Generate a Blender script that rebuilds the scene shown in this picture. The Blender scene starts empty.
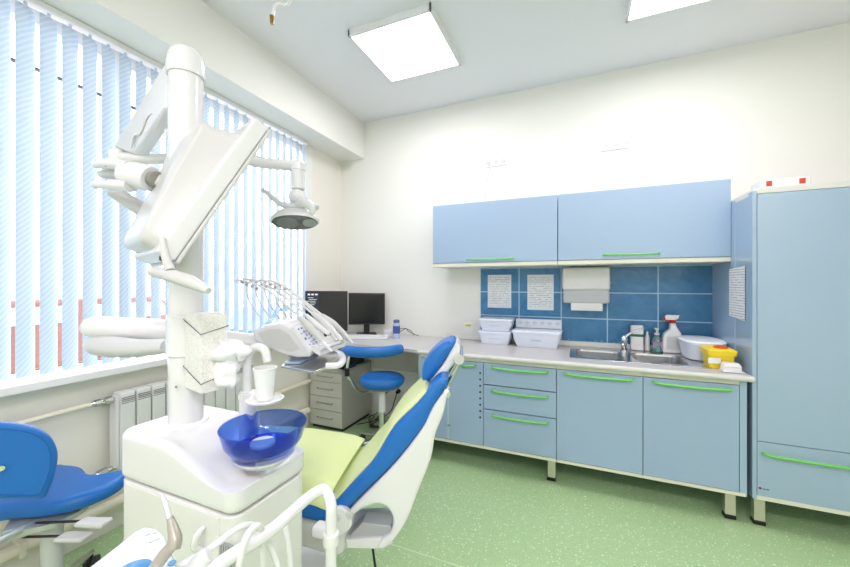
import bpy, bmesh, math, random
from mathutils import Vector, Matrix, Quaternion
random.seed(7)
V = Vector
COL = bpy.context.scene.collection
# ------------------------------------------------------------------ viewpoint frame
EYE = V((0, 0, 1.40)); FPX = 356.0; YAW = math.radians(23.1)
FW = V((-math.sin(YAW), math.cos(YAW), 0)); RT = V((math.cos(YAW), math.sin(YAW), 0))
def dirp(px, py): return FW + RT*((px-425)/FPX) + V((0, 0, (283.5-py)/FPX))
def at(px, py, D): return EYE + dirp(px, py)*D
def atY(px, py, Y): d = dirp(px, py); return EYE + d*(Y/d.y)
def atX(px, py, X): d = dirp(px, py); return EYE + d*(X/d.x)
def atZ(px, py, Z): d = dirp(px, py); return EYE + d*((Z-1.4)/d.z)
# ------------------------------------------------------------------ materials
def lin(c):
    def f(u):
        u /= 255.0
        return u/12.92 if u <= .04045 else ((u+.055)/1.055)**2.4
    return (f(c[0]), f(c[1]), f(c[2]), 1)
MATS = {}
def mat(name, col, rough=.5, metal=0, spec=.5, var=.03, scale=6, bump=0, coat=0, bscale=None):
    if name in MATS: return MATS[name]
    m = bpy.data.materials.new(name); m.use_nodes = True
    nt = m.node_tree; b = nt.nodes['Principled BSDF']
    b.inputs['Roughness'].default_value = rough; b.inputs['Metallic'].default_value = metal
    b.inputs['Specular IOR Level'].default_value = spec
    if coat: b.inputs['Coat Weight'].default_value = coat; b.inputs['Coat Roughness'].default_value = .08
    c = lin(col)
    tc = nt.nodes.new('ShaderNodeTexCoord'); n = nt.nodes.new('ShaderNodeTexNoise')
    n.inputs['Scale'].default_value = scale; n.inputs['Detail'].default_value = 3
    nt.links.new(tc.outputs['Object'], n.inputs['Vector'])
    mx = nt.nodes.new('ShaderNodeMix'); mx.data_type = 'RGBA'
    nt.links.new(n.outputs['Fac'], mx.inputs['Factor'])
    mx.inputs['A'].default_value = tuple(max(0, x*(1-var)) for x in c[:3])+(1,)
    mx.inputs['B'].default_value = tuple(min(1, x*(1+var)) for x in c[:3])+(1,)
    nt.links.new(mx.outputs['Result'], b.inputs['Base Color'])
    if bump:
        n2 = nt.nodes.new('ShaderNodeTexNoise'); n2.inputs['Scale'].default_value = bscale or 60
        nt.links.new(tc.outputs['Object'], n2.inputs['Vector'])
        bp = nt.nodes.new('ShaderNodeBump'); bp.inputs['Strength'].default_value = bump; bp.inputs['Distance'].default_value = .01
        nt.links.new(n2.outputs['Fac'], bp.inputs['Height']); nt.links.new(bp.outputs['Normal'], b.inputs['Normal'])
    MATS[name] = m; return m
def math_(nt, op, a, b=None, c=None):
    n = nt.nodes.new('ShaderNodeMath'); n.operation = op
    for i, x in enumerate((a, b, c)):
        if x is None: continue
        if isinstance(x, (int, float)): n.inputs[i].default_value = x
        else: nt.links.new(x, n.inputs[i])
    return n.outputs[0]
def mixc(nt, fac, a, b):
    n = nt.nodes.new('ShaderNodeMix'); n.data_type = 'RGBA'
    if isinstance(fac, (int, float)): n.inputs['Factor'].default_value = fac
    else: nt.links.new(fac, n.inputs['Factor'])
    for k, x in (('A', a), ('B', b)):
        if isinstance(x, tuple): n.inputs[k].default_value = x
        else: nt.links.new(x, n.inputs[k])
    return n.outputs['Result']
def pos_xyz(nt):
    g = nt.nodes.new('ShaderNodeNewGeometry'); s = nt.nodes.new('ShaderNodeSeparateXYZ')
    nt.links.new(g.outputs['Position'], s.inputs[0]); return g.outputs['Position'], s.outputs
def newmat(name, rough=.5):
    m = bpy.data.materials.new(name); m.use_nodes = True; MATS[name] = m
    b = m.node_tree.nodes['Principled BSDF']; b.inputs['Roughness'].default_value = rough
    return m, m.node_tree, b
def transp(name, tint, gloss=.12, rough=.03, mixd=0, dcol=(255, 255, 255)):
    """thin clear/tinted plastic or glass: transparent tint + fresnel gloss (+ a little body colour)"""
    m, nt, b = newmat(name); nt.nodes.remove(b)
    out = nt.nodes['Material Output']
    t = nt.nodes.new('ShaderNodeBsdfTransparent'); t.inputs[0].default_value = lin(tint)
    g = nt.nodes.new('ShaderNodeBsdfGlossy'); g.inputs['Roughness'].default_value = rough
    g.inputs[0].default_value = (1, 1, 1, 1)
    lf = nt.nodes.new('ShaderNodeLayerWeight'); lf.inputs['Blend'].default_value = .5
    f5 = nt.nodes.new('ShaderNodeMath'); f5.operation = 'POWER'; nt.links.new(lf.outputs['Facing'], f5.inputs[0]); f5.inputs[1].default_value = 4.0
    lw = nt.nodes.new('ShaderNodeMath'); lw.operation = 'MULTIPLY_ADD'; nt.links.new(f5.outputs[0], lw.inputs[0]); lw.inputs[1].default_value = .7; lw.inputs[2].default_value = .04
    cur = t.outputs[0]
    if mixd:
        d = nt.nodes.new('ShaderNodeBsdfDiffuse'); d.inputs[0].default_value = lin(dcol)
        mm = nt.nodes.new('ShaderNodeMixShader'); mm.inputs[0].default_value = mixd
        nt.links.new(cur, mm.inputs[1]); nt.links.new(d.outputs[0], mm.inputs[2]); cur = mm.outputs[0]
    mx = nt.nodes.new('ShaderNodeMixShader')
    nt.links.new(lw.outputs[0], mx.inputs[0]); nt.links.new(cur, mx.inputs[1]); nt.links.new(g.outputs[0], mx.inputs[2])
    nt.links.new(mx.outputs[0], out.inputs[0]); return m
def emis(name, col, s):
    m, nt, b = newmat(name); b.inputs['Base Color'].default_value = lin((240, 240, 240))
    b.inputs['Emission Color'].default_value = lin(col); b.inputs['Emission Strength'].default_value = s; return m

WHITE = mat('white_plastic', (233, 232, 235), .22, spec=.5, coat=.3, var=.01)
GREYW = mat('grey_white_plastic', (212, 211, 211), .3, var=.01)
CREAM = mat('cream_edge', (232, 229, 214), .4, var=.02)
CAB = mat('blue_laminate', (162, 185, 214), .42, coat=.12, var=.03, scale=2)
CAB.node_tree.nodes['Principled BSDF'].inputs['Coat Roughness'].default_value = .42
CABS = mat('blue_laminate_side', (164, 187, 213), .16, coat=.5, var=.02, scale=2)
LIME = mat('lime_green_enamel', (116, 202, 98), .3, var=.02)
COUNTER = mat('grey_worktop', (196, 194, 196), .3, var=.05, scale=90, spec=.4)
STEEL = mat('stainless_steel', (205, 205, 205), .22, metal=1, var=.05, scale=20)
CHROME = mat('chrome', (225, 225, 228), .08, metal=1, var=.01)
DARK = mat('black_plastic', (22, 21, 22), .35, var=.1)
SCREEN = mat('dark_screen', (20, 17, 19), .16, var=.1)
BLUEV = mat('blue_vinyl', (28, 112, 196), .36, spec=.5, var=.05, scale=14, bump=.05, bscale=220)
BLUED = mat('blue_vinyl_piping', (22, 92, 172), .4, var=.05)
GREENV = mat('lime_vinyl', (222, 232, 168), .42, var=.02, scale=5)
LAMGREY = mat('grey_laminate', (206, 203, 196), .45, var=.025, scale=4)
DESKM = mat('desk_grey', (205, 203, 203), .35, var=.02, scale=30)
PAPER = mat('paper_white', (240, 240, 242), .7, var=.01)
BOXW = mat('tub_white', (226, 232, 246), .35, var=.01)
RED = mat('red_plastic', (196, 30, 24), .35)
YELLOW = mat('yellow_plastic', (246, 214, 38), .35)
TERRA = mat('terracotta_paint', (100, 52, 38), .45, var=.08, scale=2)
RUBBER = mat('black_rubber', (18, 18, 18), .6)
GREY = mat('mid_grey_plastic', (150, 148, 143), .4)
HOSE = mat('pale_hose', (228, 228, 228), .35, var=.02)
PIPEM = mat('cream_pipe_paint', (232, 226, 206), .4, var=.03)
BRASS = mat('brass', (150, 120, 70), .3, metal=1)
INK = mat('blue_ink', (70, 90, 190), .5)
# ------------------------------------------------------------------ object plumbing
WL = {}
def wloc(o):
    p = V((0, 0, 0))
    while o is not None: p += o.location; o = o.parent
    return p
def link_mesh(name, bm, m, parent=None, origin=None, smooth=True, angle=35, extra=()):
    bmesh.ops.recalc_face_normals(bm, faces=bm.faces[:])
    if parent is not None:
        org = wloc(parent)
        if parent.type == 'MESH' or True: base = org
    else:
        if origin is None:
            lo = [min(v.co[i] for v in bm.verts) for i in range(3)]; hi = [max(v.co[i] for v in bm.verts) for i in range(3)]
            origin = V(((lo[0]+hi[0])/2, (lo[1]+hi[1])/2, lo[2]))
        base = V(origin)
    for v in bm.verts: v.co -= base
    me = bpy.data.meshes.new(name); bm.to_mesh(me); bm.free()
    if smooth:
        me.shade_smooth(); me.set_sharp_from_angle(angle=math.radians(angle))
    me.materials.append(m)
    for e in extra: me.materials.append(e)
    o = bpy.data.objects.new(name, me); COL.objects.link(o)
    if smooth:
        wn = o.modifiers.new('weighted_normal', 'WEIGHTED_NORMAL'); wn.keep_sharp = True; wn.mode = 'FACE_AREA'; wn.weight = 50
    if parent is not None: o.parent = parent
    else: o.location = base
    return o
def thing(name, loc, label, cat, group=None):
    o = bpy.data.objects.new(name, None); COL.objects.link(o); o.location = V(loc); o.empty_display_size = .1
    o['label'] = label; o['category'] = cat
    if group: o['group'] = group
    return o
def tag(o, label, cat, group=None):
    o['label'] = label; o['category'] = cat
    if group: o['group'] = group
    return o
def struct(o): o['kind'] = 'structure'; return o
# ------------------------------------------------------------------ shape collector
def basis(z):
    z = V(z).normalized(); t = V((0, 0, 1)) if abs(z.z) < .95 else V((1, 0, 0))
    x = t.cross(z).normalized(); return x, z.cross(x), z
def cr(pts, n=6, closed=False):
    pts = [V(p) for p in pts]; N = len(pts); out = []
    rng = range(N) if closed else range(N-1)
    for i in rng:
        p0 = pts[(i-1) % N] if (closed or i > 0) else pts[i]*2-pts[i+1]
        p1 = pts[i]; p2 = pts[(i+1) % N]
        p3 = pts[(i+2) % N] if (closed or i < N-2) else p2*2-p1
        for k in range(n):
            t = k/n; t2 = t*t; t3 = t2*t
            out.append(.5*((2*p1)+(-p0+p2)*t+(2*p0-5*p1+4*p2-p3)*t2+(-p0+3*p1-3*p2+p3)*t3))
    if not closed: out.append(pts[-1])
    return out
class MB:
    def __init__(s): s.bm = bmesh.new(); s.mi = 0
    def setm(s, faces, mi):
        for f in faces: f.material_index = mi
    def box(s, lo, hi, bev=0, seg=2, M=None, mi=0):
        lo = V(lo); hi = V(hi); c = (lo+hi)/2; d = hi-lo
        r = bmesh.ops.create_cube(s.bm, size=1, matrix=Matrix.Translation(c) @ Matrix.Diagonal((abs(d.x), abs(d.y), abs(d.z), 1)))
        vs = r['verts']; fs = list({f for v in vs for f in v.link_faces}); s.setm(fs, mi)
        if bev > 0:
            es = list({e for v in vs for e in v.link_edges})
            rr = bmesh.ops.bevel(s.bm, geom=es, offset=min(bev, .49*min(abs(d.x), abs(d.y), abs(d.z))), segments=seg, profile=.5, affect='EDGES')
            s.setm(rr['faces'], mi); vs = list({v for f in rr['faces'] for v in f.verts} | {v for v in vs if v.is_valid})
        if M is not None: bmesh.ops.transform(s.bm, matrix=M, verts=[v for v in vs if v.is_valid])
        return s
    def obox(s, c, ax, ay, az, dims, bev=0, seg=2, mi=0):
        ax, ay, az = V(ax).normalized(), V(ay).normalized(), V(az).normalized()
        M = Matrix(((ax.x, ay.x, az.x, c[0]), (ax.y, ay.y, az.y, c[1]), (ax.z, ay.z, az.z, c[2]), (0, 0, 0, 1)))
        h = V(dims)/2; return s.box(-h, h, bev, seg, M, mi)
    def quadbox(s, c8, bev=0, seg=2, mi=0):
        vs = [s.bm.verts.new(V(p)) for p in c8]
        fs = [s.bm.faces.new([vs[i] for i in q]) for q in ((0, 1, 2, 3), (7, 6, 5, 4), (0, 4, 5, 1), (1, 5, 6, 2), (2, 6, 7, 3), (3, 7, 4, 0))]
        s.setm(fs, mi)
        if bev:
            es = list({e for v in vs for e in v.link_edges})
            rr = bmesh.ops.bevel(s.bm, geom=es, offset=bev, segments=seg, profile=.5, affect='EDGES'); s.setm(rr['faces'], mi)
        return s
    def rings(s, rings, caps=True, closed=False, mi=0):
        R = [[s.bm.verts.new(p) for p in ring] for ring in rings]; n = len(R[0]); fs = []
        m = len(R)
        for i in range(m if closed else m-1):
            a, b = R[i], R[(i+1) % m]
            for j in range(n): fs.append(s.bm.faces.new((a[j], a[(j+1) % n], b[(j+1) % n], b[j])))
        if caps and not closed: fs.append(s.bm.faces.new(R[0][::-1])); fs.append(s.bm.faces.new(R[-1]))
        s.setm(fs, mi); return s
    def tube(s, pts, r, n=12, smooth=0, closed=False, flat=1.0, mi=0, up=None):
        """round (or flattened) tube along points; r a number or a list"""
        if smooth: 
            if isinstance(r, (list, tuple)):
                q = cr([V((p[0], p[1], p[2])) for p in pts], smooth, closed)
                rr = []; N = len(r)
                for i in range(N-1):
                    for k in range(smooth): rr.append(r[i]+(r[i+1]-r[i])*k/smooth)
                rr.append(r[-1]); r = rr; pts = q
            else: pts = cr(pts, smooth, closed)
        pts = [V(p) for p in pts]; N = len(pts)
        if not isinstance(r, (list, tuple)): r = [r]*N
        T = []
        for i in range(N):
            a = pts[(i-1) % N] if (closed or i > 0) else pts[i]; b = pts[(i+1) % N] if (closed or i < N-1) else pts[i]
            T.append((b-a).normalized())
        x, y, z = basis(T[0])
        if up is not None:
            y = (V(up)-T[0]*V(up).dot(T[0])).normalized(); x = y.cross(T[0])
        rg = []
        for i in range(N):
            if i:
                q = T[i-1].rotation_difference(T[i]); x = q @ x; y = q @ y
            rg.append([pts[i]+x*(math.cos(2*math.pi*k/n)*r[i])+y*(math.sin(2*math.pi*k/n)*r[i]*flat) for k in range(n)])
        return s.rings(rg, caps=not closed, closed=closed, mi=mi)
    def cyl(s, a, b, r0, r1=None, n=24, mi=0): return s.tube([a, b], [r0, r1 if r1 is not None else r0], n, mi=mi)
    def lathe(s, prof, c, axis=(0, 0, 1), n=32, mi=0, sx=1, sy=1, xd=None):
        """prof = [(radius, height)...]"""
        x, y, z = basis(axis)
        if xd is not None: x = V(xd).normalized(); y = z.cross(x)
        c = V(c); rg = []
        for r, h in prof:
            r = max(r, 1e-4); rg.append([c+z*h+x*(math.cos(2*math.pi*k/n)*r*sx)+y*(math.sin(2*math.pi*k/n)*r*sy) for k in range(n)])
        return s.rings(rg, mi=mi)
    def ball(s, c, r, sx=1, sy=1, sz=1, axis=(0, 0, 1), n=16, mi=0):
        x, y, z = basis(axis); M = Matrix(((x.x*sx, y.x*sy, z.x*sz, c[0]), (x.y*sx, y.y*sy, z.y*sz, c[1]), (x.z*sx, y.z*sy, z.z*sz, c[2]), (0, 0, 0, 1)))
        r_ = bmesh.ops.create_uvsphere(s.bm, u_segments=n, v_segments=n//2+2, radius=r, matrix=M)
        s.setm({f for v in r_['verts'] for f in v.link_faces}, mi); return s
    def prof(s, loops, o, ax, ay, t, bev=0, seg=3, off=0, mi=0, smooth=False):
        """filled outline (with holes) in the plane o+ax*u+ay*v, thickness t along ax x ay, starting at off"""
        cu = bpy.data.curves.new('tmp', 'CURVE'); cu.dimensions = '2D'; cu.fill_mode = 'BOTH'
        for lp in loops:
            if smooth: lp = [(p.x, p.y) for p in cr([V((a, b, 0)) for a, b in lp], 5, True)]
            sp = cu.splines.new('POLY'); sp.points.add(len(lp)-1); sp.use_cyclic_u = True
            for i, p in enumerate(lp): sp.points[i].co = (p[0], p[1], 0, 1)
        cu.extrude = max(t/2-bev, 1e-4); cu.bevel_depth = bev; cu.offset = -bev; cu.bevel_resolution = seg
        ob = bpy.data.objects.new('tmp', cu); COL.objects.link(ob)
        dg = bpy.context.evaluated_depsgraph_get(); me = bpy.data.meshes.new_from_object(ob.evaluated_get(dg))
        ax = V(ax).normalized(); ay = V(ay).normalized(); az = ax.cross(ay); o = V(o)+az*(off+t/2)
        M = Matrix(((ax.x, ay.x, az.x, o.x), (ax.y, ay.y, az.y, o.y), (ax.z, ay.z, az.z, o.z), (0, 0, 0, 1)))
        me.transform(M); b0 = len(s.bm.faces); s.bm.from_mesh(me); s.bm.faces.ensure_lookup_table()
        s.setm(s.bm.faces[b0:], mi)
        bpy.data.objects.remove(ob); bpy.data.curves.remove(cu); bpy.data.meshes.remove(me)
        bmesh.ops.remove_doubles(s.bm, verts=s.bm.verts[:], dist=1e-5)
        return s
    def warp(s, fn):
        for v in s.bm.verts: v.co = fn(v.co.copy())
        return s
    def build(s, name, m, parent=None, **k): return link_mesh(name, s.bm, m, parent, **k)
def rrect(x0, y0, x1, y1, r, n=6):
    out = []
    for cx, cy, a in ((x1-r, y1-r, 0), (x0+r, y1-r, 90), (x0+r, y0+r, 180), (x1-r, y0+r, 270)):
        for k in range(n+1):
            t = math.radians(a+90*k/n); out.append((cx+r*math.cos(t), cy+r*math.sin(t)))
    return out
X3, Y3, Z3 = V((1, 0, 0)), V((0, 1, 0)), V((0, 0, 1))
# ================================================================== SETTING
BACK = 3.30; LEFT = -2.43; RIGHT = 2.35; REAR = -1.7; CEIL = 3.146
wallm = mat('white_wall_paint', (240, 239, 234), .85, var=.008, scale=3, bump=.05, bscale=40)
lowwall = mat('cream_wall_paint', (241, 237, 228), .6, var=.01, scale=3, bump=.05, bscale=40)
ceilm = mat('ceiling_paint', (240, 239, 243), .9, var=.006)
# floor: green speckled vinyl
m, nt, b = newmat('green_vinyl_floor', .32)
pos, xyz = pos_xyz(nt)
v1 = nt.nodes.new('ShaderNodeTexVoronoi'); v1.inputs['Scale'].default_value = 55; nt.links.new(pos, v1.inputs['Vector'])
n1 = nt.nodes.new('ShaderNodeTexNoise'); n1.inputs['Scale'].default_value = 30; n1.inputs['Detail'].default_value = 4; nt.links.new(pos, n1.inputs['Vector'])
n3 = nt.nodes.new('ShaderNodeTexNoise'); n3.inputs['Scale'].default_value = 130; n3.inputs['Detail'].default_value = 2; nt.links.new(pos, n3.inputs['Vector'])
base = mixc(nt, n1.outputs['Fac'], lin((170, 200, 146)), lin((188, 214, 166)))
dk = math_(nt, 'MULTIPLY', math_(nt, 'GREATER_THAN', n3.outputs['Fac'], .55), .6)
base = mixc(nt, dk, base, lin((154, 186, 130)))
lt = math_(nt, 'MULTIPLY', math_(nt, 'LESS_THAN', v1.outputs['Distance'], .24), .85)
cold = nt.nodes.new('ShaderNodeSeparateColor'); nt.links.new(v1.outputs['Color'], cold.inputs[0])
lt = math_(nt, 'MULTIPLY', lt, math_(nt, 'GREATER_THAN', cold.outputs[0], .45))
base = mixc(nt, lt, base, lin((222, 238, 210)))
nt.links.new(base, b.inputs['Base Color']); b.inputs['Specular IOR Level'].default_value = .5
FLOORM = m
struct(MB().box((LEFT-.2, REAR-.2, -.1), (RIGHT+.2, BACK+.2, 0)).build('floor', FLOORM))
struct(MB().box((LEFT-.2, 1.684, -.0005), (RIGHT, 1.690, .0012)).build('trim_1', mat('weld_seam', (206, 226, 194), .5)))
struct(MB().box((LEFT-.2, REAR-.2, CEIL), (RIGHT+.2, BACK+.2, CEIL+.12)).build('ceiling', ceilm))
struct(MB().box((LEFT-.2, BACK, 0), (RIGHT+.2, BACK+.15, CEIL)).build('wall_back', wallm))
struct(MB().box((RIGHT, REAR, 0), (RIGHT+.15, BACK, CEIL)).build('wall_right', wallm))
struct(MB().box((LEFT-.2, REAR-.15, 0), (RIGHT+.2, REAR, CEIL)).build('wall_front', wallm))
WY0, WY1, WZ0, WZ1 = -.35, 2.80, .90, 2.765
w = MB(); w.box((LEFT-.22, REAR, 0), (LEFT, BACK, WZ0)); w.box((LEFT-.22, REAR, WZ1), (LEFT, BACK, CEIL))
w.box((LEFT-.22, WY1, WZ0), (LEFT, BACK, WZ1)); w.box((LEFT-.22, REAR, WZ0), (LEFT, WY0, WZ1))
struct(w.build('wall_left', lowwall))
struct(MB().box((LEFT, REAR, 2.755), (-2.128, BACK, CEIL)).build('trim_2', wallm))          # boxed-in beam over the window
# window
fr = MB()
for y0, y1 in ((WY0, WY0+.06), (1.18, 1.24), (WY1-.075, WY1)): fr.box((LEFT-.127, y0, WZ0+.068), (LEFT-.053, y1, WZ1-.068))
fr.box((LEFT-.13, WY0, WZ0), (LEFT-.05, WY1, WZ0+.038), .004); fr.box((LEFT-.13, WY0, WZ1-.07), (LEFT-.05, WY1, WZ1), .006)
win = struct(fr.build('window_1', mat('window_white', (244, 244, 246), .35)))
fr = MB(); fr.box((LEFT-.10, WY0+.06, 2.478), (LEFT-.075, WY1-.07, 2.490)); fr.build('window_seal', mat('seal_grey', (96, 94, 96), .6), win)
gl = transp('window_glass', (250, 252, 253))
g = MB(); g.box((LEFT-.092, WY0+.06, WZ0+.07), (LEFT-.088, WY1-.07, WZ1-.07)); g.build('window_glass', gl, win)
fr = MB(); fr.box((LEFT-.21, WY0-.02, .895), (-2.335, WY1+.01, .938), .008, 3)
struct(fr.build('trim_3', mat('sill_white', (240, 240, 242), .25, coat=.3)))                 # window sill
fr = MB(); fr.box((LEFT-.02, 2.70, .94), (LEFT+.012, 2.815, 2.752), .004); fr.box((LEFT-.02, 2.70, .94), (LEFT+.028, 2.728, 2.752), .004)
struct(fr.build('trim_4', mat('jamb_white', (240, 240, 240), .4)))
# vertical blind
m, nt, b = newmat('blind_fabric', .6); nt.nodes.remove(b); out = nt.nodes['Material Output']
tc = nt.nodes.new('ShaderNodeTexCoord'); sp = nt.nodes.new('ShaderNodeSeparateXYZ'); nt.links.new(tc.outputs['Object'], sp.inputs[0])
pos, xyz = pos_xyz(nt)
n1 = nt.nodes.new('ShaderNodeTexNoise'); n1.inputs['Scale'].default_value = 3; nt.links.new(pos, n1.inputs['Vector'])
ph = math_(nt, 'MULTIPLY_ADD', sp.outputs['Y'], -240.0, math_(nt, 'MULTIPLY_ADD', sp.outputs['Z'], 230.0, math_(nt, 'MULTIPLY', n1.outputs['Fac'], 14)))
wv = math_(nt, 'MULTIPLY_ADD', math_(nt, 'SINE', ph), .5, .5)
n2 = nt.nodes.new('ShaderNodeTexNoise'); n2.inputs['Scale'].default_value = 220; nt.links.new(pos, n2.inputs['Vector'])
wv = math_(nt, 'MULTIPLY', math_(nt, 'POWER', wv, 2.0), math_(nt, 'MULTIPLY_ADD', n2.outputs['Fac'], .8, .4))
cc = mixc(nt, wv, lin((212, 224, 236)), lin((232, 239, 246)))
d = nt.nodes.new('ShaderNodeBsdfDiffuse'); t = nt.nodes.new('ShaderNodeBsdfTranslucent')
nt.links.new(cc, d.inputs[0]); nt.links.new(cc, t.inputs[0])
mx = nt.nodes.new('ShaderNodeMixShader'); mx.inputs[0].default_value = .42
nt.links.new(d.outputs[0], mx.inputs[1]); nt.links.new(t.outputs[0], mx.inputs[2]); nt.links.new(mx.outputs[0], out.inputs[0])
BLIND = m
bl = thing('vertical_blind', (LEFT+.045, 1.2, .95), 'pale blue vertical fabric slat blind hanging across the wide window', 'blind')
MB().box((LEFT+.02, WY0, 2.722), (LEFT+.075, 2.69, 2.754), .004).build('head_rail', mat('rail_white', (236, 236, 238), .4), bl)
PH = math.radians(27); PITCH = .0805
y = .7615-13*PITCH; k = 0
while y < 2.62:
    c = V((LEFT+.048, y+.04, 0)); wd = V((-math.sin(PH), math.cos(PH), 0)); nn = V((math.cos(PH), math.sin(PH), 0))
    s = MB(); rg = []
    for z in (.962, 1.5, 2.1, 2.70):
        ring = []
        for i in range(9):
            u = -1+2*i/8; ring.append(c+wd*(.0445*u)+nn*(.012*(1-u*u))+Z3*z)
        for i in range(8, -1, -1):
            u = -1+2*i/8; ring.append(c+wd*(.0445*u)+nn*(.012*(1-u*u)-.0008)+Z3*z)
        rg.append(ring)
    s.rings(rg); s.box((c.x-.004, c.y-.006, 2.695), (c.x+.004, c.y+.006, 2.724))
    o = s.build('slat', BLIND, bl); y += PITCH; k += 1
# ================================================================== OUTSIDE
struct(MB().box((-30, -14, -.95), (LEFT-.25, 22, -.8)).build('ground', mat('pavement', (196, 192, 188), .8, var=.06, scale=1)))
m, nt, b = newmat('white_brick', .8); pos, xyz = pos_xyz(nt)
cb = nt.nodes.new('ShaderNodeCombineXYZ'); nt.links.new(xyz[1], cb.inputs[0]); nt.links.new(xyz[2], cb.inputs[1])
br = nt.nodes.new('ShaderNodeTexBrick'); nt.links.new(cb.outputs[0], br.inputs['Vector'])
br.inputs['Color1'].default_value = lin((246, 246, 246)); br.inputs['Color2'].default_value = lin((240, 240, 242)); br.inputs['Mortar'].default_value = lin((206, 206, 214))
br.inputs['Scale'].default_value = 1; br.inputs['Brick Width'].default_value = .6; br.inputs['Row Height'].default_value = .25; br.inputs['Mortar Size'].default_value = .02
nt.links.new(br.outputs[0], b.inputs['Base Color'])
h = MB().box((-20, -4, -.8), (-15, 18, 3.6)).build('neighbouring_building', m)
tag(h, 'bright white block-walled building seen through the gaps in the blind', 'building')
def car(c, L, H, W, body, label, kind):
    """c = centre on the ground, long side along Y"""
    t = thing(kind, c, label, kind.split('_')[-1]); c = V(c)
    van = kind.endswith('van')
    if van: out = [(-.5, .16), (-.5, .62), (-.46, .93), (-.38, 1), (.30, 1), (.38, .94), (.46, .56), (.5, .48), (.5, .16)]
    else: out = [(-.5, .2), (-.5, .58), (-.40, .64), (-.28, .95), (-.18, 1), (.10, 1), (.2, .93), (.32, .64), (.47, .54), (.5, .42), (.5, .2)]
    s = MB().prof([[(a*L, b*H) for a, b in out]], c+V((-W/2, 0, 0)), Y3, Z3, W, .05); s.build('body', body, t)
    if van: gl = [[(-.44, .85), (-.43, .955), (-.2, .955), (-.2, .85)], [(-.16, .85), (-.16, .955), (.08, .955), (.08, .85)], [(.12, .85), (.12, .955), (.33, .955), (.37, .85)]]
    else: gl = [[(-.33, .66), (-.25, .9), (-.05, .92), (-.05, .66)], [(-.02, .66), (-.02, .92), (.12, .92), (.26, .66)]]
    for q in gl: MB().prof([[(a*L, b*H) for a, b in q]], c+V((W/2-.001, 0, 0)), Y3, Z3, .012, .002).build('side_window', GLS, t)
    for yy in (-.3, .31):
        for sx in (-1, 1):
            cc_ = c+V((sx*(W/2-.06), yy*L, H*.17))
            ww = MB().cyl(cc_-X3*.1, cc_+X3*.1, H*.17, n=28).build('wheel', RUBBER, t)
            MB().cyl(cc_+X3*(sx*.09), cc_+X3*(sx*.112), H*.1, n=20).build('hub_cap', STEEL, ww)
    return t
GLS = mat('car_window', (206, 214, 222), .1, var=.02)
car((-7.0, 2.05, -.8), 4.6, 2.0, 1.8, TERRA, 'terracotta coloured van parked outside behind the left end of the blind', 'parked_van')
car((-9.5, 9.6, -.8), 4.2, 1.45, 1.7, mat('blue_car_paint', (36, 84, 170), .3), 'blue car parked outside, seen low behind the blind right of the pole', 'parked_car')
# ================================================================== CEILING LAMPS
LITE = emis('lamp_diffuser', (255, 254, 250), 4.2)
def panel(x0, y0, label, s=.62):
    t = thing('ceiling_light', (x0+s/2, y0+s/2, CEIL-.045), label, 'ceiling light', 'square ceiling panel lights')
    f = MB(); q = .018
    for a, b_ in (((0, 0), (s, q)), ((0, s-q), (s, s)), ((0, 0), (q, s)), ((s-q, 0), (s, s))):
        f.box((x0+a[0], y0+a[1], CEIL-.048), (x0+b_[0], y0+b_[1], CEIL+.002), .003)
    f.build('light_frame', mat('lamp_frame', (236, 236, 236), .4), t)
    MB().box((x0+q, y0+q, CEIL-.044), (x0+s-q, y0+s-q, CEIL-.036)).build('diffuser', LITE, t)
panel(-1.45, 2.045, 'square white ceiling panel light, lit, nearest the window beam')
panel(.29, 2.03, 'lit square ceiling panel light cut off by the top edge, above the cabinets')
for x_, y_ in ((-1.45, -1.25), (.29, -1.25), (1.45, -1.25)): panel(x_, y_, 'unseen square ceiling panel light added as fill in the rear half of the room')  # unseen panels behind the viewpoint, added for flat fill light
# bent white tube hanging from the ceiling
s = MB(); tip = at(272, 17, 1.7)
top = V((tip.x+.20, tip.y-.02, CEIL))
s.tube([tip, at(274, 9, 1.7), at(279, 4, 1.7), at(290, 0, 1.7), V((top.x-.02, top.y, CEIL-.16)), top], .009, 12, 5)
o = s.build('ceiling_tube', WHITE); tag(o, 'thin bent white tube with a small brass tip hanging from the ceiling', 'tube')
MB().cyl(at(272, 16, 1.7), at(272, 24, 1.7), .011, .008).build('brass_tip', BRASS, o)
# ================================================================== KITCHEN WALL
# glazed blue tiles
m, nt, b = newmat('blue_glazed_tile', .12); pos, xyz = pos_xyz(nt)
def stripe(v, off, per, w_):
    f = math_(nt, 'FRACT', math_(nt, 'DIVIDE', math_(nt, 'SUBTRACT', v, off), per))
    f = math_(nt, 'ABSOLUTE', math_(nt, 'SUBTRACT', f, .5))
    return math_(nt, 'GREATER_THAN', f, .5-w_/per)
sx = stripe(xyz[0], -.835, .3554, .0042); sz = stripe(xyz[2], 1.106, .2165, .0042)
gro = math_(nt, 'MAXIMUM', sx, sz)
n1 = nt.nodes.new('ShaderNodeTexNoise'); n1.inputs['Scale'].default_value = 9; n1.inputs['Detail'].default_value = 5; n1.inputs['Distortion'].default_value = 1.2; nt.links.new(pos, n1.inputs['Vector'])
cc = mixc(nt, n1.outputs['Fac'], lin((34, 98, 152)), lin((84, 148, 194)))
cc = mixc(nt, gro, cc, lin((176, 208, 232)))
nt.links.new(cc, b.inputs['Base Color'])
bp = nt.nodes.new('ShaderNodeBump'); bp.inputs['Strength'].default_value = .5; bp.inputs['Distance'].default_value = .01
n2 = nt.nodes.new('ShaderNodeTexNoise'); n2.inputs['Scale'].default_value = 14; nt.links.new(pos, n2.inputs['Vector'])
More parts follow.
